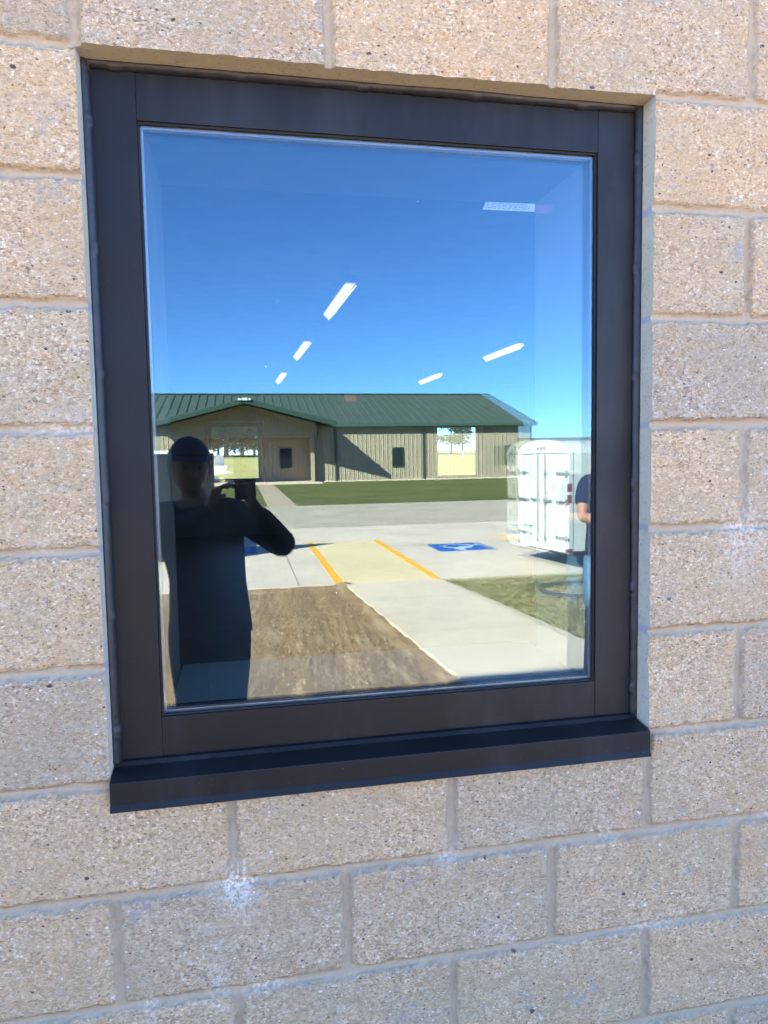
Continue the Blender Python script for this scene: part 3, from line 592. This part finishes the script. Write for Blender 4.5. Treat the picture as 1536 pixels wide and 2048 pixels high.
yb = -5.2; roof_plane(pr, (PEX1, PD, EV), (PEX1, yb, EV), (PX, yb, PH), (PX, PD, PH), 14); roof_plane(pr, (PEX0, yb, EV), (PEX0, PD, EV), (PX, PD, PH), (PX, yb, PH), 14)
pro = pr.build("porch_roof", M_GREEN, mbd)
def rake(x0, z0, x1, z1): return MB().add([(x0, PD+.002, z0-.26), (x1, PD+.002, z1-.26), (x1, PD+.002, z1+.06), (x0, PD+.002, z0+.06), (x0, PD+.05, z0-.26), (x1, PD+.05, z1-.26), (x1, PD+.05, z1+.06), (x0, PD+.05, z0+.06)], [(0, 1, 2, 3), (7, 6, 5, 4), (0, 4, 5, 1), (1, 5, 6, 2), (2, 6, 7, 3), (3, 7, 4, 0)]).build("rake_trim", M_TRIM, pro)
rake(PEX1, EV, PX, PH); rake(PX, PH, PEX0, EV)
MB().box(-4.28, 4.87, RB+.02, GP-.21, 3.12, 3.16).build("porch_ceiling", plain("porch_soffit", (.30, .28, .23), .7), mbd)
for x in (4.66, -4.40): MB().box(x, x+.26, GP-.24, GP+.02, .05, 3.095, .015).build("porch_post", M_SIDING, mbd)
MB().box(-4.6, 5.2, .11, PD-.4, -.08, .045, .01).build("porch_slab", M_CONC, mbd)
MB().box(PX-.18, PX+.18, PD+.05, PD+.16, PH-.10, PH+.06, .01).box(PX-.40, PX-.21, PD+.07, PD+.20, PH-.09, PH+.03, .03).box(PX+.21, PX+.40, PD+.07, PD+.20, PH-.09, PH+.03, .03).build("floodlight", plain("floodlight_white", (.7, .7, .68), .4), mbd)
MB().box(.2, 1.14, RB+.036, RB+.075, .06, 2.2, .005).build("porch_door", plain("porch_door_paint", (.10, .12, .11), .5), mbd)
# far grey roofed shed to the right of the trailer
shd = thing("grey_shed", "distant long shed with grey roof and pale wall behind the trailer", "shed", (60, -118, 0))
MB().box(-22, 34, -16, 0, -.05, 2.2).build("wall", plain("shed_wall", (.55, .56, .54), .6), shd)
MB().prism([(.6, 2.1), (-8, 5.0), (-16.6, 2.1), (-16.6, 1.95), (.6, 1.95)], 'x', -22.8, 34.8).build("roof", plain("shed_roof", (.20, .22, .23), .45), shd)

# ---------------------------------------------------------------- wheels, trailer, parked car
M_TYRE = plain("tyre_rubber", (.018, .018, .019), .85, 0, .2); M_RIM = plain("rim_metal", (.45, .46, .47), .35, .8)
M_RED = plain("red_lens", (.24, .05, .045), .2, 0, .6); M_CHROME = plain("steel_hardware", (.40, .41, .42), .35, .9); M_BLK = plain("black_plastic", (.02, .02, .022), .5)
def lathe(prof, seg=28):
    """profile (r, x) turned about the x axis"""
    m = MB(); n = len(prof); v = [(x, r*math.cos(2*math.pi*k/seg), r*math.sin(2*math.pi*k/seg)) for k in range(seg) for r, x in prof]
    m.add(v, [(k*n+i, k*n+i+1, ((k+1) % seg)*n+i+1, ((k+1) % seg)*n+i) for k in range(seg) for i in range(n-1)]); return m
def wheel(parent, loc, r, w):
    t = lathe([(r*.62, -w/2), (r*.93, -w/2), (r, -w*.36), (r, w*.36), (r*.93, w/2), (r*.62, w/2), (r*.62, -w/2)]).build("wheel", M_TYRE, parent, True, loc)
    h = lathe([(.001, -w*.42), (r*.25, -w*.44), (r*.58, -w*.30), (r*.63, -w*.46), (r*.63, w*.46), (r*.58, w*.30), (r*.25, w*.44), (.001, w*.42)]).build("rim", M_RIM, t, True)
    return t
M_TRWHITE = plain("trailer_white", (.66, .67, .66), .35, 0, .5, .03)
def trailer():
    # local frame: +y is the rear (doors), x across, z up
    hw, L, zb, zs, zt_ = .67, 2.6, .26, 1.60, 1.78
    root = thing("cargo_trailer", "white enclosed cargo trailer with arched roof and closed rear double doors", "trailer", (4.44, -8.20, 0), R(90-8))
    def arch(x0): return [(-x0, zb), (x0, zb), (x0, zs)]+[(x0*math.cos(R(a)), zs+(zt_-zs)*math.sin(R(a))) for a in range(15, 180, 15)]+[(-x0, zs)]
    MB().prism(arch(hw), 'y', -L, -.045).build("body", M_TRWHITE, root)
    fr = MB()
    for x0, x1 in ((-hw-.012, -hw+.075), (hw-.075, hw+.012)): fr.box(x0, x1, -.045, .02, zb-.03, zs+.02, .008)
    fr.box(-hw+.076, hw-.076, -.045, .02, zb-.03, zb+.075, .006)
    top = [(-hw-.012, zs+.0), (hw+.012, zs+.0)]+[((hw+.012)*math.cos(R(a)), zs+.0+(zt_+.015-zs)*math.sin(R(a))) for a in range(15, 180, 15)]
    fr.prism(top, 'y', -.044, .024); f = fr.build("rear_frame", M_TRWHITE, root)
    for s in (-1, 1):
        x0, x1 = sorted((s*.006, s*(hw-.08))); d = MB().box(x0, x1, -.04, .006, zb+.08, zs-.004, .006)
        for q in range(1, 4): d.box(x0+(x1-x0)*q/4-.006, x0+(x1-x0)*q/4+.006, .006, .010, zb+.12, zs-.05)
        dr = d.build("rear_door", M_TRWHITE, root)
        for z in (zb+.17, zb+.66, zs-.28): MB().box(*sorted((s*(hw-.30), s*(hw+.02))), .021, .031, z-.018, z+.018, .003).tube([(s*(hw-.04), .03, z-.045), (s*(hw-.04), .03, z+.045)], .016, 8).build("hinge", M_CHROME, dr)
        MB().tube([(s*.10, .035, zb+.06), (s*.10, .035, zs-.02)], .012, 8).box(*sorted((s*.05, s*.26)), .035, .05, .93, .955, .003).box(*sorted((s*.07, s*.13)), .008, .04, .90, .98, .004).build("lock_bar", M_CHROME, dr)
        for z in (.98, 1.13): MB().box(*sorted((s*(hw-.02), s*(hw+.018))), -.02, .032, z-.055, z+.055, .012).build("tail_light", M_RED, root)
        MB().box(*sorted((s*(hw-.06), s*(hw+.02))), -.03, .028, zb-.02, zb+.04, .006).build("corner_reflector", M_RED, root)
        MB().box(*sorted((s*(hw+.002), s*(hw+.20))), -1.75, -.95, .50, .56, .02).box(*sorted((s*(hw+.002), s*(hw+.20))), -.99, -.93, .34, .50, .01).box(*sorted((s*(hw+.002), s*(hw+.20))), -1.77, -1.71, .34, .50, .01).build("fender", M_TRWHITE, root)
        wheel(root, (s*(hw+.11), -1.35, .265), .265, .15)
        MB().box(*sorted((s*(hw+.001), s*(hw+.012))), -.55, -.40, .62, .68, .004).build("side_marker", M_RED, root)
    for k in (-1, 0, 1): MB().tube([(k*.09, .02, zs+.075), (k*.09, .045, zs+.075)], .022, 12).build("marker_light", M_RED, root)
    p = MB().box(-.52, -.24, .0105, .02, zb+.14, zb+.30, .004).build("license_plate", plain("plate_white", (.60, .68, .66), .5), root)
    MB().box(-.50, -.26, .0205, .023, zb+.26, zb+.285).box(-.50, -.26, .0205, .023, zb+.155, zb+.175).build("plate_band", plain("plate_green", (.06, .20, .20), .5), p)
    MB().prism([(-L-.001, .30), (-L-1.0, .36), (-L-1.0, .44), (-L-.001, .40)], 'x', -.05, .05).build("tongue", M_BLK, root)
    MB().box(-hw+.1, hw-.1, -L+.1, -.06, zb-.07, zb-.002).build("chassis", M_BLK, root)
    MB().tube([(0, -L-.7, .0), (0, -L-.7, .62)], .03, 8).build("jack", M_CHROME, root)
trailer()
M_CARP = plain("dark_gate_paint", (.018, .021, .026), .4, 0, .4, .1)
def gate_trailer():
    # local frame: +y is the rear facing the wall, origin on the ground under the gate's middle
    root = thing("utility_trailer", "dark utility trailer with upright solid ramp gate and white top rail", "trailer", (-1.27, -10.05, 0)); hw = 1.02
    MB().box(-hw, hw, -.035, .0, .10, 1.69, .006).build("ramp_gate", M_CARP, root)
    for x in (-hw+.04, -.33, .33, hw-.04): MB().box(x-.03, x+.03, .001, .03, .11, 1.68, .005).build("gate_bar", M_CARP, root)
    MB().box(-hw-.01, hw+.01, -.05, .035, 1.692, 1.745, .008).build("top_rail", plain("white_rail_paint", (.76, .77, .76), .5), root)
    MB().box(-hw, hw, -3.4, -.06, .42, .50, .006).build("bed", M_CARP, root)
    for s in (-1, 1):
        MB().box(*sorted((s*(hw-.05), s*hw)), -3.4, -.06, .502, .56, .005).build("side_rail", M_CARP, root)
        MB().box(*sorted((s*(hw-.16), s*(hw-.04))), .001, .03, .42, .50, .006).build("tail_light", M_RED, root)
        wheel(root, (s*(hw-.16), -1.9, .30), .30, .18)
    MB().prism([(-3.401, .42), (-4.6, .44), (-4.6, .52), (-3.401, .50)], 'x', -.05, .05).build("tongue", M_BLK, root)
gate_trailer()
# loop of black hose on the grass
hp = []
for k in range(70):
    a = k/69*math.pi*2*1.25+2.6; rr = 1+.03*math.sin(k*.7); hp.append((4.15+.58*rr*math.cos(a), -6.22+.44*rr*math.sin(a), .0+.012*(k > 55)))
tag(MB().tube([(x, y, z+.0) for x, y, z in hp], .026, 8).build("hose", plain("hose_black", (.025, .035, .045), .6), None, True), "dark looped hose lying on the grass beside the sidewalk", "hose")

# ---------------------------------------------------------------- people
def skin(nodes, edges, sub=2):
    me = bpy.data.meshes.new("skin"); names = list(nodes); me.from_pydata([nodes[k][0] for k in names], [(names.index(a), names.index(b)) for a, b in edges], [])
    o = bpy.data.objects.new("skin", me); COL.objects.link(o); o.modifiers.new("s", 'SKIN'); me.update()
    for i, k in enumerate(names):
        r = nodes[k][1]; d = me.skin_vertices[0].data[i]; d.radius = r if isinstance(r, tuple) else (r, r); d.use_root = (i == 0)
    s = o.modifiers.new("u", 'SUBSURF'); s.levels = sub; s.render_levels = sub
    dg = bpy.context.evaluated_depsgraph_get(); out = bpy.data.meshes.new_from_object(o.evaluated_get(dg)); bpy.data.objects.remove(o); return out
def head_mesh(center, yawd, pit=0):
    bm = bmesh.new(); bmesh.ops.create_uvsphere(bm, u_segments=48, v_segments=36, radius=1)
    for v in bm.verts:
        x, y, z = v.co                                            # face looks along +y
        w = 1-.28*max(0, -z)**1.5; yy = y*(1-.10*max(0, -z))
        q = Vector((x*.076*w, yy*.096+(.010 if z < 0 and y > 0 else 0)*(-z), z*.116))
        if y > 0:
            g = lambda cx, cz, sx, sz: math.exp(-((q.x-cx)/sx)**2-((q.z-cz)/sz)**2)
            q.y += .024*g(0, -.022, .011, .018)+.012*g(0, .0, .008, .025)-.012*(g(.031, .008, .016, .012)+g(-.031, .008, .016, .012))+.006*g(0, .030, .05, .010)+.008*g(0, -.060, .022, .010)-.004*g(0, -.062, .026, .003)+.008*g(0, -.098, .022, .016)+.006*(g(.042, -.025, .02, .02)+g(-.042, -.025, .02, .02))
        v.co = q
    for s in (-1, 1):
        e = bmesh.ops.create_uvsphere(bm, u_segments=12, v_segments=10, radius=1)["verts"]
        for v in e: v.co = Vector((s*.079+v.co.x*.012, -.004+v.co.y*.019+s*v.co.x*.004, -.004+v.co.z*.033))
    m = Matrix.Translation(center) @ Matrix.Rotation(R(yawd), 4, 'Z') @ Matrix.Rotation(R(pit), 4, 'X')
    bmesh.ops.transform(bm, matrix=m, verts=bm.verts); return bm, m
def hand_nodes(nd, ed, pre, wrist, d, palm_n, curl, side):
    """five-fingered hand: d = direction of the hand, palm_n = palm normal, curl per joint in degrees, side = +1/-1 where the thumb leaves"""
    d = Vector(d).normalized(); n = Vector(palm_n); n = (n-d*n.dot(d)).normalized(); s = d.cross(n)*side; wr = Vector(wrist)
    nd[pre+"p0"] = (wr+d*.02, (.024, .018)); nd[pre+"p1"] = (wr+d*.06, (.034, .015)); ed += [(pre+"w", pre+"p0"), (pre+"p0", pre+"p1")]
    for k, (off, L) in enumerate(((.030, .072), (.010, .082), (-.010, .076), (-.029, .058))):
        p = wr+d*.082+s*off; dr = (d+s*off*2.0).normalized(); prev = pre+"p1"; a = 0
        for j, f in enumerate((0, .45, .3, .25)):
            nm = f"{pre}f{k}{j}"
            if j: a += curl; p = p+(dr*math.cos(R(a))+n*math.sin(R(a)))*L*f
            nd[nm] = (p.copy(), .0092-.0010*j); ed.append((prev, nm)); prev = nm
    p = wr+d*.03+s*.028; prev = pre+"p0"
    for j, f in enumerate((0, .030, .028)):
        if j: p = p+((d*.7+s*.7)*math.cos(R(curl*.6*j))+n*math.sin(R(curl*.6*j))).normalized()*f
        nd[f"{pre}t{j}"] = (p.copy(), .0112-.0012*j); ed.append((prev, f"{pre}t{j}")); prev = f"{pre}t{j}"
def join_remesh(name, meshes, bms, vox, mat, parent, smooth_it=3):
    bm = bmesh.new()
    for me in meshes: bm.from_mesh(me)
    for b in bms:
        t = bpy.data.meshes.new("t"); b.to_mesh(t); bm.from_mesh(t)
    me = bpy.data.meshes.new(name); bm.to_mesh(me); bm.free()
    o = bpy.data.objects.new(name, me); COL.objects.link(o); r = o.modifiers.new("r", 'REMESH'); r.mode = 'VOXEL'; r.voxel_size = vox
    s = o.modifiers.new("s", 'SMOOTH'); s.iterations = smooth_it; s.factor = .5
    dg = bpy.context.evaluated_depsgraph_get(); out = bpy.data.meshes.new_from_object(o.evaluated_get(dg)); bpy.data.objects.remove(o)
    bm = bmesh.new(); bm.from_mesh(out); bm.verts.ensure_lookup_table(); seen = [False]*len(bm.verts); drop = []
    for v in bm.verts:
        if seen[v.index]: continue
        st = [v]; seen[v.index] = True; isl = []
        while st:
            w = st.pop(); isl.append(w)
            for e in w.link_edges:
                u = e.other_vert(w)
                if not seen[u.index]: seen[u.index] = True; st.append(u)
        if len(isl) < .08*len(seen): drop += isl
    bmesh.ops.delete(bm, geom=drop, context='VERTS'); bm.to_mesh(out); bm.free()
    out.name = name; out.materials.clear(); out.materials.append(mat); out.polygons.foreach_set("use_smooth", [True]*len(out.polygons)); return link(name, out, parent)
M_SKIN = plain("skin", (.55, .24, .17), .55, 0, .4, .08, 20); M_HAIR = plain("dark_hair", (.02, .015, .012), .6); M_DSHIRT = plain("dark_shirt", (.030, .033, .040), .9, 0, .1, .1, 20, .3, 200); M_BPANTS = plain("dark_trousers", (.022, .025, .030), .9, 0, .1)
M_NAVY = plain("navy_shirt", (.016, .022, .060), .9, 0, .1, .1, 20, .3, 200); M_JEANS = plain("blue_jeans", (.10, .20, .33), .9, 0, .1, .3, 12, .4, 150); M_SHOE = plain("shoe", (.03, .03, .03), .7)
def person(root, P, head_c, head_yaw, head_pit, shirt, pants, sleeve_to, cap=None, skin_m=None):
    """P: joint positions (hip, chest, shoulders, elbows, wrists, knees, ankles), hands given as (direction, palm normal, curl, thumb side)"""
    V3 = Vector; nd = {}; ed = []
    nd["pel"] = (P["hip"], (.145, .105)); nd["waist"] = (P["waist"], (.135, .098)); nd["chest"] = (P["chest"], (.150, .108)); nd["neckb"] = (P["neck"], .062); nd["neck"] = (V3(P["neck"])*.45+V3(head_c)*.55-V3((0, 0, .03)), .052); nd["hd"] = (V3(head_c)-V3((0, 0, .02)), .055)
    ed += [("pel", "waist"), ("waist", "chest"), ("chest", "neckb"), ("neckb", "neck"), ("neck", "hd")]
    for s in "LR":
        sh, e, w = V3(P["sh"+s]), V3(P["el"+s]), V3(P["wr"+s])
        nd["s"+s] = (sh, .060); nd["ua"+s] = (sh.lerp(e, .5), .047); nd["e"+s] = (e, .040); nd["fa"+s] = (e.lerp(w, .4), .038); nd["h"+s+"w"] = (w, (.027, .022))
        ed += [("chest", "s"+s), ("s"+s, "ua"+s), ("ua"+s, "e"+s), ("e"+s, "fa"+s), ("fa"+s, "h"+s+"w")]
        hd = P["hand"+s]; hand_nodes(nd, ed, "h"+s, w, hd[0], hd[1], hd[2], hd[3])
        k, a, hp = V3(P["kn"+s]), V3(P["an"+s]), V3(P["hp"+s])
        nd["hp"+s] = (hp, .098); nd["th"+s] = (hp.lerp(k, .5), .080); nd["k"+s] = (k, .060); nd["cf"+s] = (k.lerp(a, .35), .055); nd["a"+s] = (a, .040); nd["ft"+s] = (a+V3(P["toe"])*.10-V3((0, 0, .045)), (.040, .028)); nd["to"+s] = (a+V3(P["toe"])*.18-V3((0, 0, .055)), (.038, .022))
        ed += [("pel", "hp"+s), ("hp"+s, "th"+s), ("th"+s, "k"+s), ("k"+s, "cf"+s), ("cf"+s, "a"+s), ("a"+s, "ft"+s), ("ft"+s, "to"+s)]
    body = skin(nd, ed, 2); hb, hm = head_mesh(head_c, head_yaw, head_pit)
    bo = join_remesh("body", [body], [hb], .0055, skin_m or M_SKIN, root)
    bo.data.materials.append(shirt); bo.data.materials.append(pants)
    segs = [("pel", "waist", 1), ("waist", "chest", 1), ("chest", "neckb", 1), ("neckb", "neck", 0), ("hd", "neck", 0)]
    for s in "LR": segs += [("chest", "s"+s, 1), ("s"+s, "ua"+s, 1), ("ua"+s, "e"+s, 1 if sleeve_to != "short" else 0), ("e"+s, "fa"+s, 1 if sleeve_to != "short" else 0), ("fa"+s, "h"+s+"w", 1 if sleeve_to != "short" else 0), ("h"+s+"w", "h"+s+"f13", 0), ("pel", "hp"+s, 2), ("hp"+s, "th"+s, 2), ("th"+s, "k"+s, 2), ("k"+s, "cf"+s, 2), ("cf"+s, "to"+s, 2)]
    n = len(bo.data.polygons); ctr = np.empty(n*3); bo.data.polygons.foreach_get("center", ctr); ctr = ctr.reshape(-1, 3); best = np.full(n, 9.0); mi = np.zeros(n, np.int32)
    for a, b, m_ in segs:
        A, Bb = np.array(nd[a][0]), np.array(nd[b][0]); d = Bb-A; t = np.clip(((ctr-A)@d)/(d@d), 0, 1); dist = np.linalg.norm(ctr-A-t[:, None]*d, axis=1); up_ = dist < best; best[up_] = dist[up_]; mi[up_] = m_
    bo.data.polygons.foreach_set("material_index", mi)
    g = .016
    def infl(r, k=g): return tuple(x+k for x in r) if isinstance(r, tuple) else r+k
    pz, wz, cz, nz_ = (V3(nd[k][0]) for k in ("pel", "waist", "chest", "neckb"))
    rings = [(pz-V3((0, 0, .085)), .176, .134), (pz, .168, .128), (wz, .158, .120), (cz, .176, .128), (cz.lerp(nz_, .40), .172, .110), (cz.lerp(nz_, .70), .118, .084), (nz_-V3((0, 0, .012)), .066, .066)]
    tv = [(c.x+rx*math.cos(2*math.pi*q/28), c.y+ry*math.sin(2*math.pi*q/28), c.z) for c, rx, ry in rings for q in range(28)]
    tf = [(a*28+q, a*28+(q+1) % 28, a*28+28+(q+1) % 28, a*28+28+q) for a in range(len(rings)-1) for q in range(28)]+[tuple(range(28))[::-1], tuple(range(28*len(rings)-28, 28*len(rings)))]
    torso = bpy.data.meshes.new("torso"); torso.from_pydata(tv, [], tf); tops = [torso]
    for s in "LR":
        end = V3(nd["ua"+s][0]).lerp(V3(nd["e"+s][0]), .45)
        q = {"in": (V3(nd["s"+s][0]).lerp(V3(nd["chest"][0]), .45), .078), "s": (nd["s"+s][0], .074), "ua": (nd["ua"+s][0], .064), "slv": (end, .062)}; qe = [("in", "s"), ("s", "ua"), ("ua", "slv")]
        if sleeve_to != "short": q["e"] = (nd["e"+s][0], .056); q["w"] = (V3(nd["h"+s+"w"][0]).lerp(V3(nd["e"+s][0]), .1), .038); qe += [("slv", "e"), ("e", "w")]
        tops.append(skin(q, qe, 2))
    join_remesh("shirt", tops, [], .0065, shirt, root, 5)
    legs = []
    for s in "LR":
        hp = V3(nd["hp"+s][0]); c0 = V3(nd["pel"][0]); t0 = V3((c0.x+(hp.x-c0.x)*.62, c0.y, c0.z+.03))
        q = {"t": (t0, (.098, .106)), "hp": (hp, (.106, .112)), "th": (nd["th"+s][0], .097), "k": (nd["k"+s][0], .080), "cf": (nd["cf"+s][0], .076), "a": (V3(nd["a"+s][0])+V3((0, 0, .01)), .066)}
        legs.append(skin(q, [("t", "hp"), ("hp", "th"), ("th", "k"), ("k", "cf"), ("cf", "a")], 2))
    join_remesh("trousers", legs, [], .007, pants, root, 6)
    for s in "LR":
        sn = {"a": (V3(nd["a"+s][0])-V3((0, 0, .03)), .050), "f": (V3(nd["ft"+s][0]), (.050, .036)), "t": (V3(nd["to"+s][0])+V3(P["toe"])*.03, (.046, .028))}
        join_remesh("shoe", [skin(sn, [("a", "f"), ("f", "t")], 2)], [], .007, M_SHOE, root)
    for s in (-1, 1):
        e = bmesh.new(); bmesh.ops.create_uvsphere(e, u_segments=12, v_segments=8, radius=.0115); bmesh.ops.transform(e, matrix=hm @ Matrix.Translation((s*.031, .0815, .008)), verts=e.verts); MB().bm(e).build("eye", plain("eye_dark", (.05, .04, .035), .2), root, True)
    h = bmesh.new(); bmesh.ops.create_uvsphere(h, u_segments=36, v_segments=24, radius=1)
    for v in h.verts:
        x, y, z = v.co; k = 1+.03*math.sin(9*x+4*z)*math.sin(7*y); v.co = Vector((x*.084*k, y*.103*k-.006, z*.120*k+.008))
    kill = [v for v in h.verts if (v.co.y > .045 and v.co.z < .062) or v.co.z < -.055 or (v.co.y > .0 and v.co.z < -.005)]
    bmesh.ops.delete(h, geom=kill, context='VERTS'); bmesh.ops.solidify(h, geom=h.faces[:], thickness=.006); bmesh.ops.transform(h, matrix=hm, verts=h.verts); MB().bm(h).build("hair", M_HAIR, root, True)
    if cap:
        c = bmesh.new(); bmesh.ops.create_uvsphere(c, u_segments=36, v_segments=24, radius=1)
        for v in c.verts: v.co = Vector((v.co.x*.092, v.co.y*.112-.002, v.co.z*.116+.010))
        bmesh.ops.delete(c, geom=[v for v in c.verts if v.co.z < .045], context='VERTS'); bmesh.ops.solidify(c, geom=c.faces[:], thickness=.004); bmesh.ops.transform(c, matrix=hm, verts=c.verts)
        cm = MB().bm(c); vs = []; n = 14
        for i in range(n+1):
            a = math.pi*(i/n); vs += [(.088*math.cos(a), .055+.055*math.sin(a), .052), (.078*math.cos(a), .060+.118*math.sin(a), .040)]
        vs += [(x, y, z-.005) for x, y, z in vs]; o = 2*(n+1); fs = []
        for i in range(n): fs += [(2*i, 2*i+1, 2*i+3, 2*i+2), (o+2*i, o+2*i+2, o+2*i+3, o+2*i+1), (2*i+1, o+2*i+1, o+2*i+3, 2*i+3)]
        cm.add([hm @ Vector(p) for p in vs], fs); cm.build("cap", cap, root, True)
# the photographer, standing in the building's shade with the phone held up
ph = thing("person", "person in dark clothes standing before the window and holding up a phone", "person", (.02, -1.66, 0))
person(ph, dict(hip=(.06, -.02, .93), waist=(.055, -.015, 1.08), chest=(.035, .0, 1.27), neck=(.02, .015, 1.40), shL=(-.125, .01, 1.355), shR=(.165, .02, 1.365), elL=(-.205, .15, 1.19), wrL=(.085, .335, 1.395), elR=(.385, .20, 1.215), wrR=(.245, .37, 1.405),
    hpL=(-.025, -.01, .86), hpR=(.135, -.01, .86), knL=(-.012, .0, .48), knR=(.118, .02, .48), anL=(-.03, -.03, .09), anR=(.14, -.01, .09), toe=Vector((0, 1, 0)),
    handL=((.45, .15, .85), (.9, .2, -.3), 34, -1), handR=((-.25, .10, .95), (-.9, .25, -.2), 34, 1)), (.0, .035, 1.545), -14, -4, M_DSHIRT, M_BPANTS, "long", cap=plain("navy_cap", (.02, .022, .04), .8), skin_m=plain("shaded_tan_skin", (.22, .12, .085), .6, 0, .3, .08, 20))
pm_ = MB().box(-.0385, .0385, -.0045, .0045, -.081, .081, .006); pho = pm_.build("phone", M_BLK, None, False, (.2459-.004, -1.2702, 1.5695-.062)); tag(pho, "black phone held up in both hands of the photographer", "phone")
for dx, dz in ((.004, .062), (.004, .040), (.004, .018)): MB().tube([(dx-.0, .0047, dz), (dx, .0062, dz)], .008, 16).build("camera_lens", M_DARKGL, pho)
# the second person at the right edge, half behind the frame
p2 = thing("person", "person in navy shirt and blue jeans standing half hidden at the right edge", "person", (2.56, -2.85, 0))
person(p2, dict(hip=(.0, 0, .95), waist=(.0, .0, 1.10), chest=(.0, .0, 1.30), neck=(0, .01, 1.45), shL=(-.175, .01, 1.41), shR=(.175, .01, 1.41), elL=(-.245, .09, 1.175), wrL=(-.02, .20, 1.155), elR=(.25, .09, 1.17), wrR=(.02, .235, 1.20),
    hpL=(-.085, 0, .88), hpR=(.085, 0, .88), knL=(-.10, .02, .49), knR=(.10, .02, .49), anL=(-.11, -.02, .09), anR=(.12, -.02, .09), toe=Vector((-.1, 1, 0)),
    handL=((.97, .15, .1), (0, -1, 0), 16, 1), handR=((-.97, .10, .05), (0, -1, 0), 16, -1)), (.0, .03, 1.61), 35, 0, M_NAVY, M_JEANS, "short", cap=plain("dark_cap", (.02, .022, .035), .8))
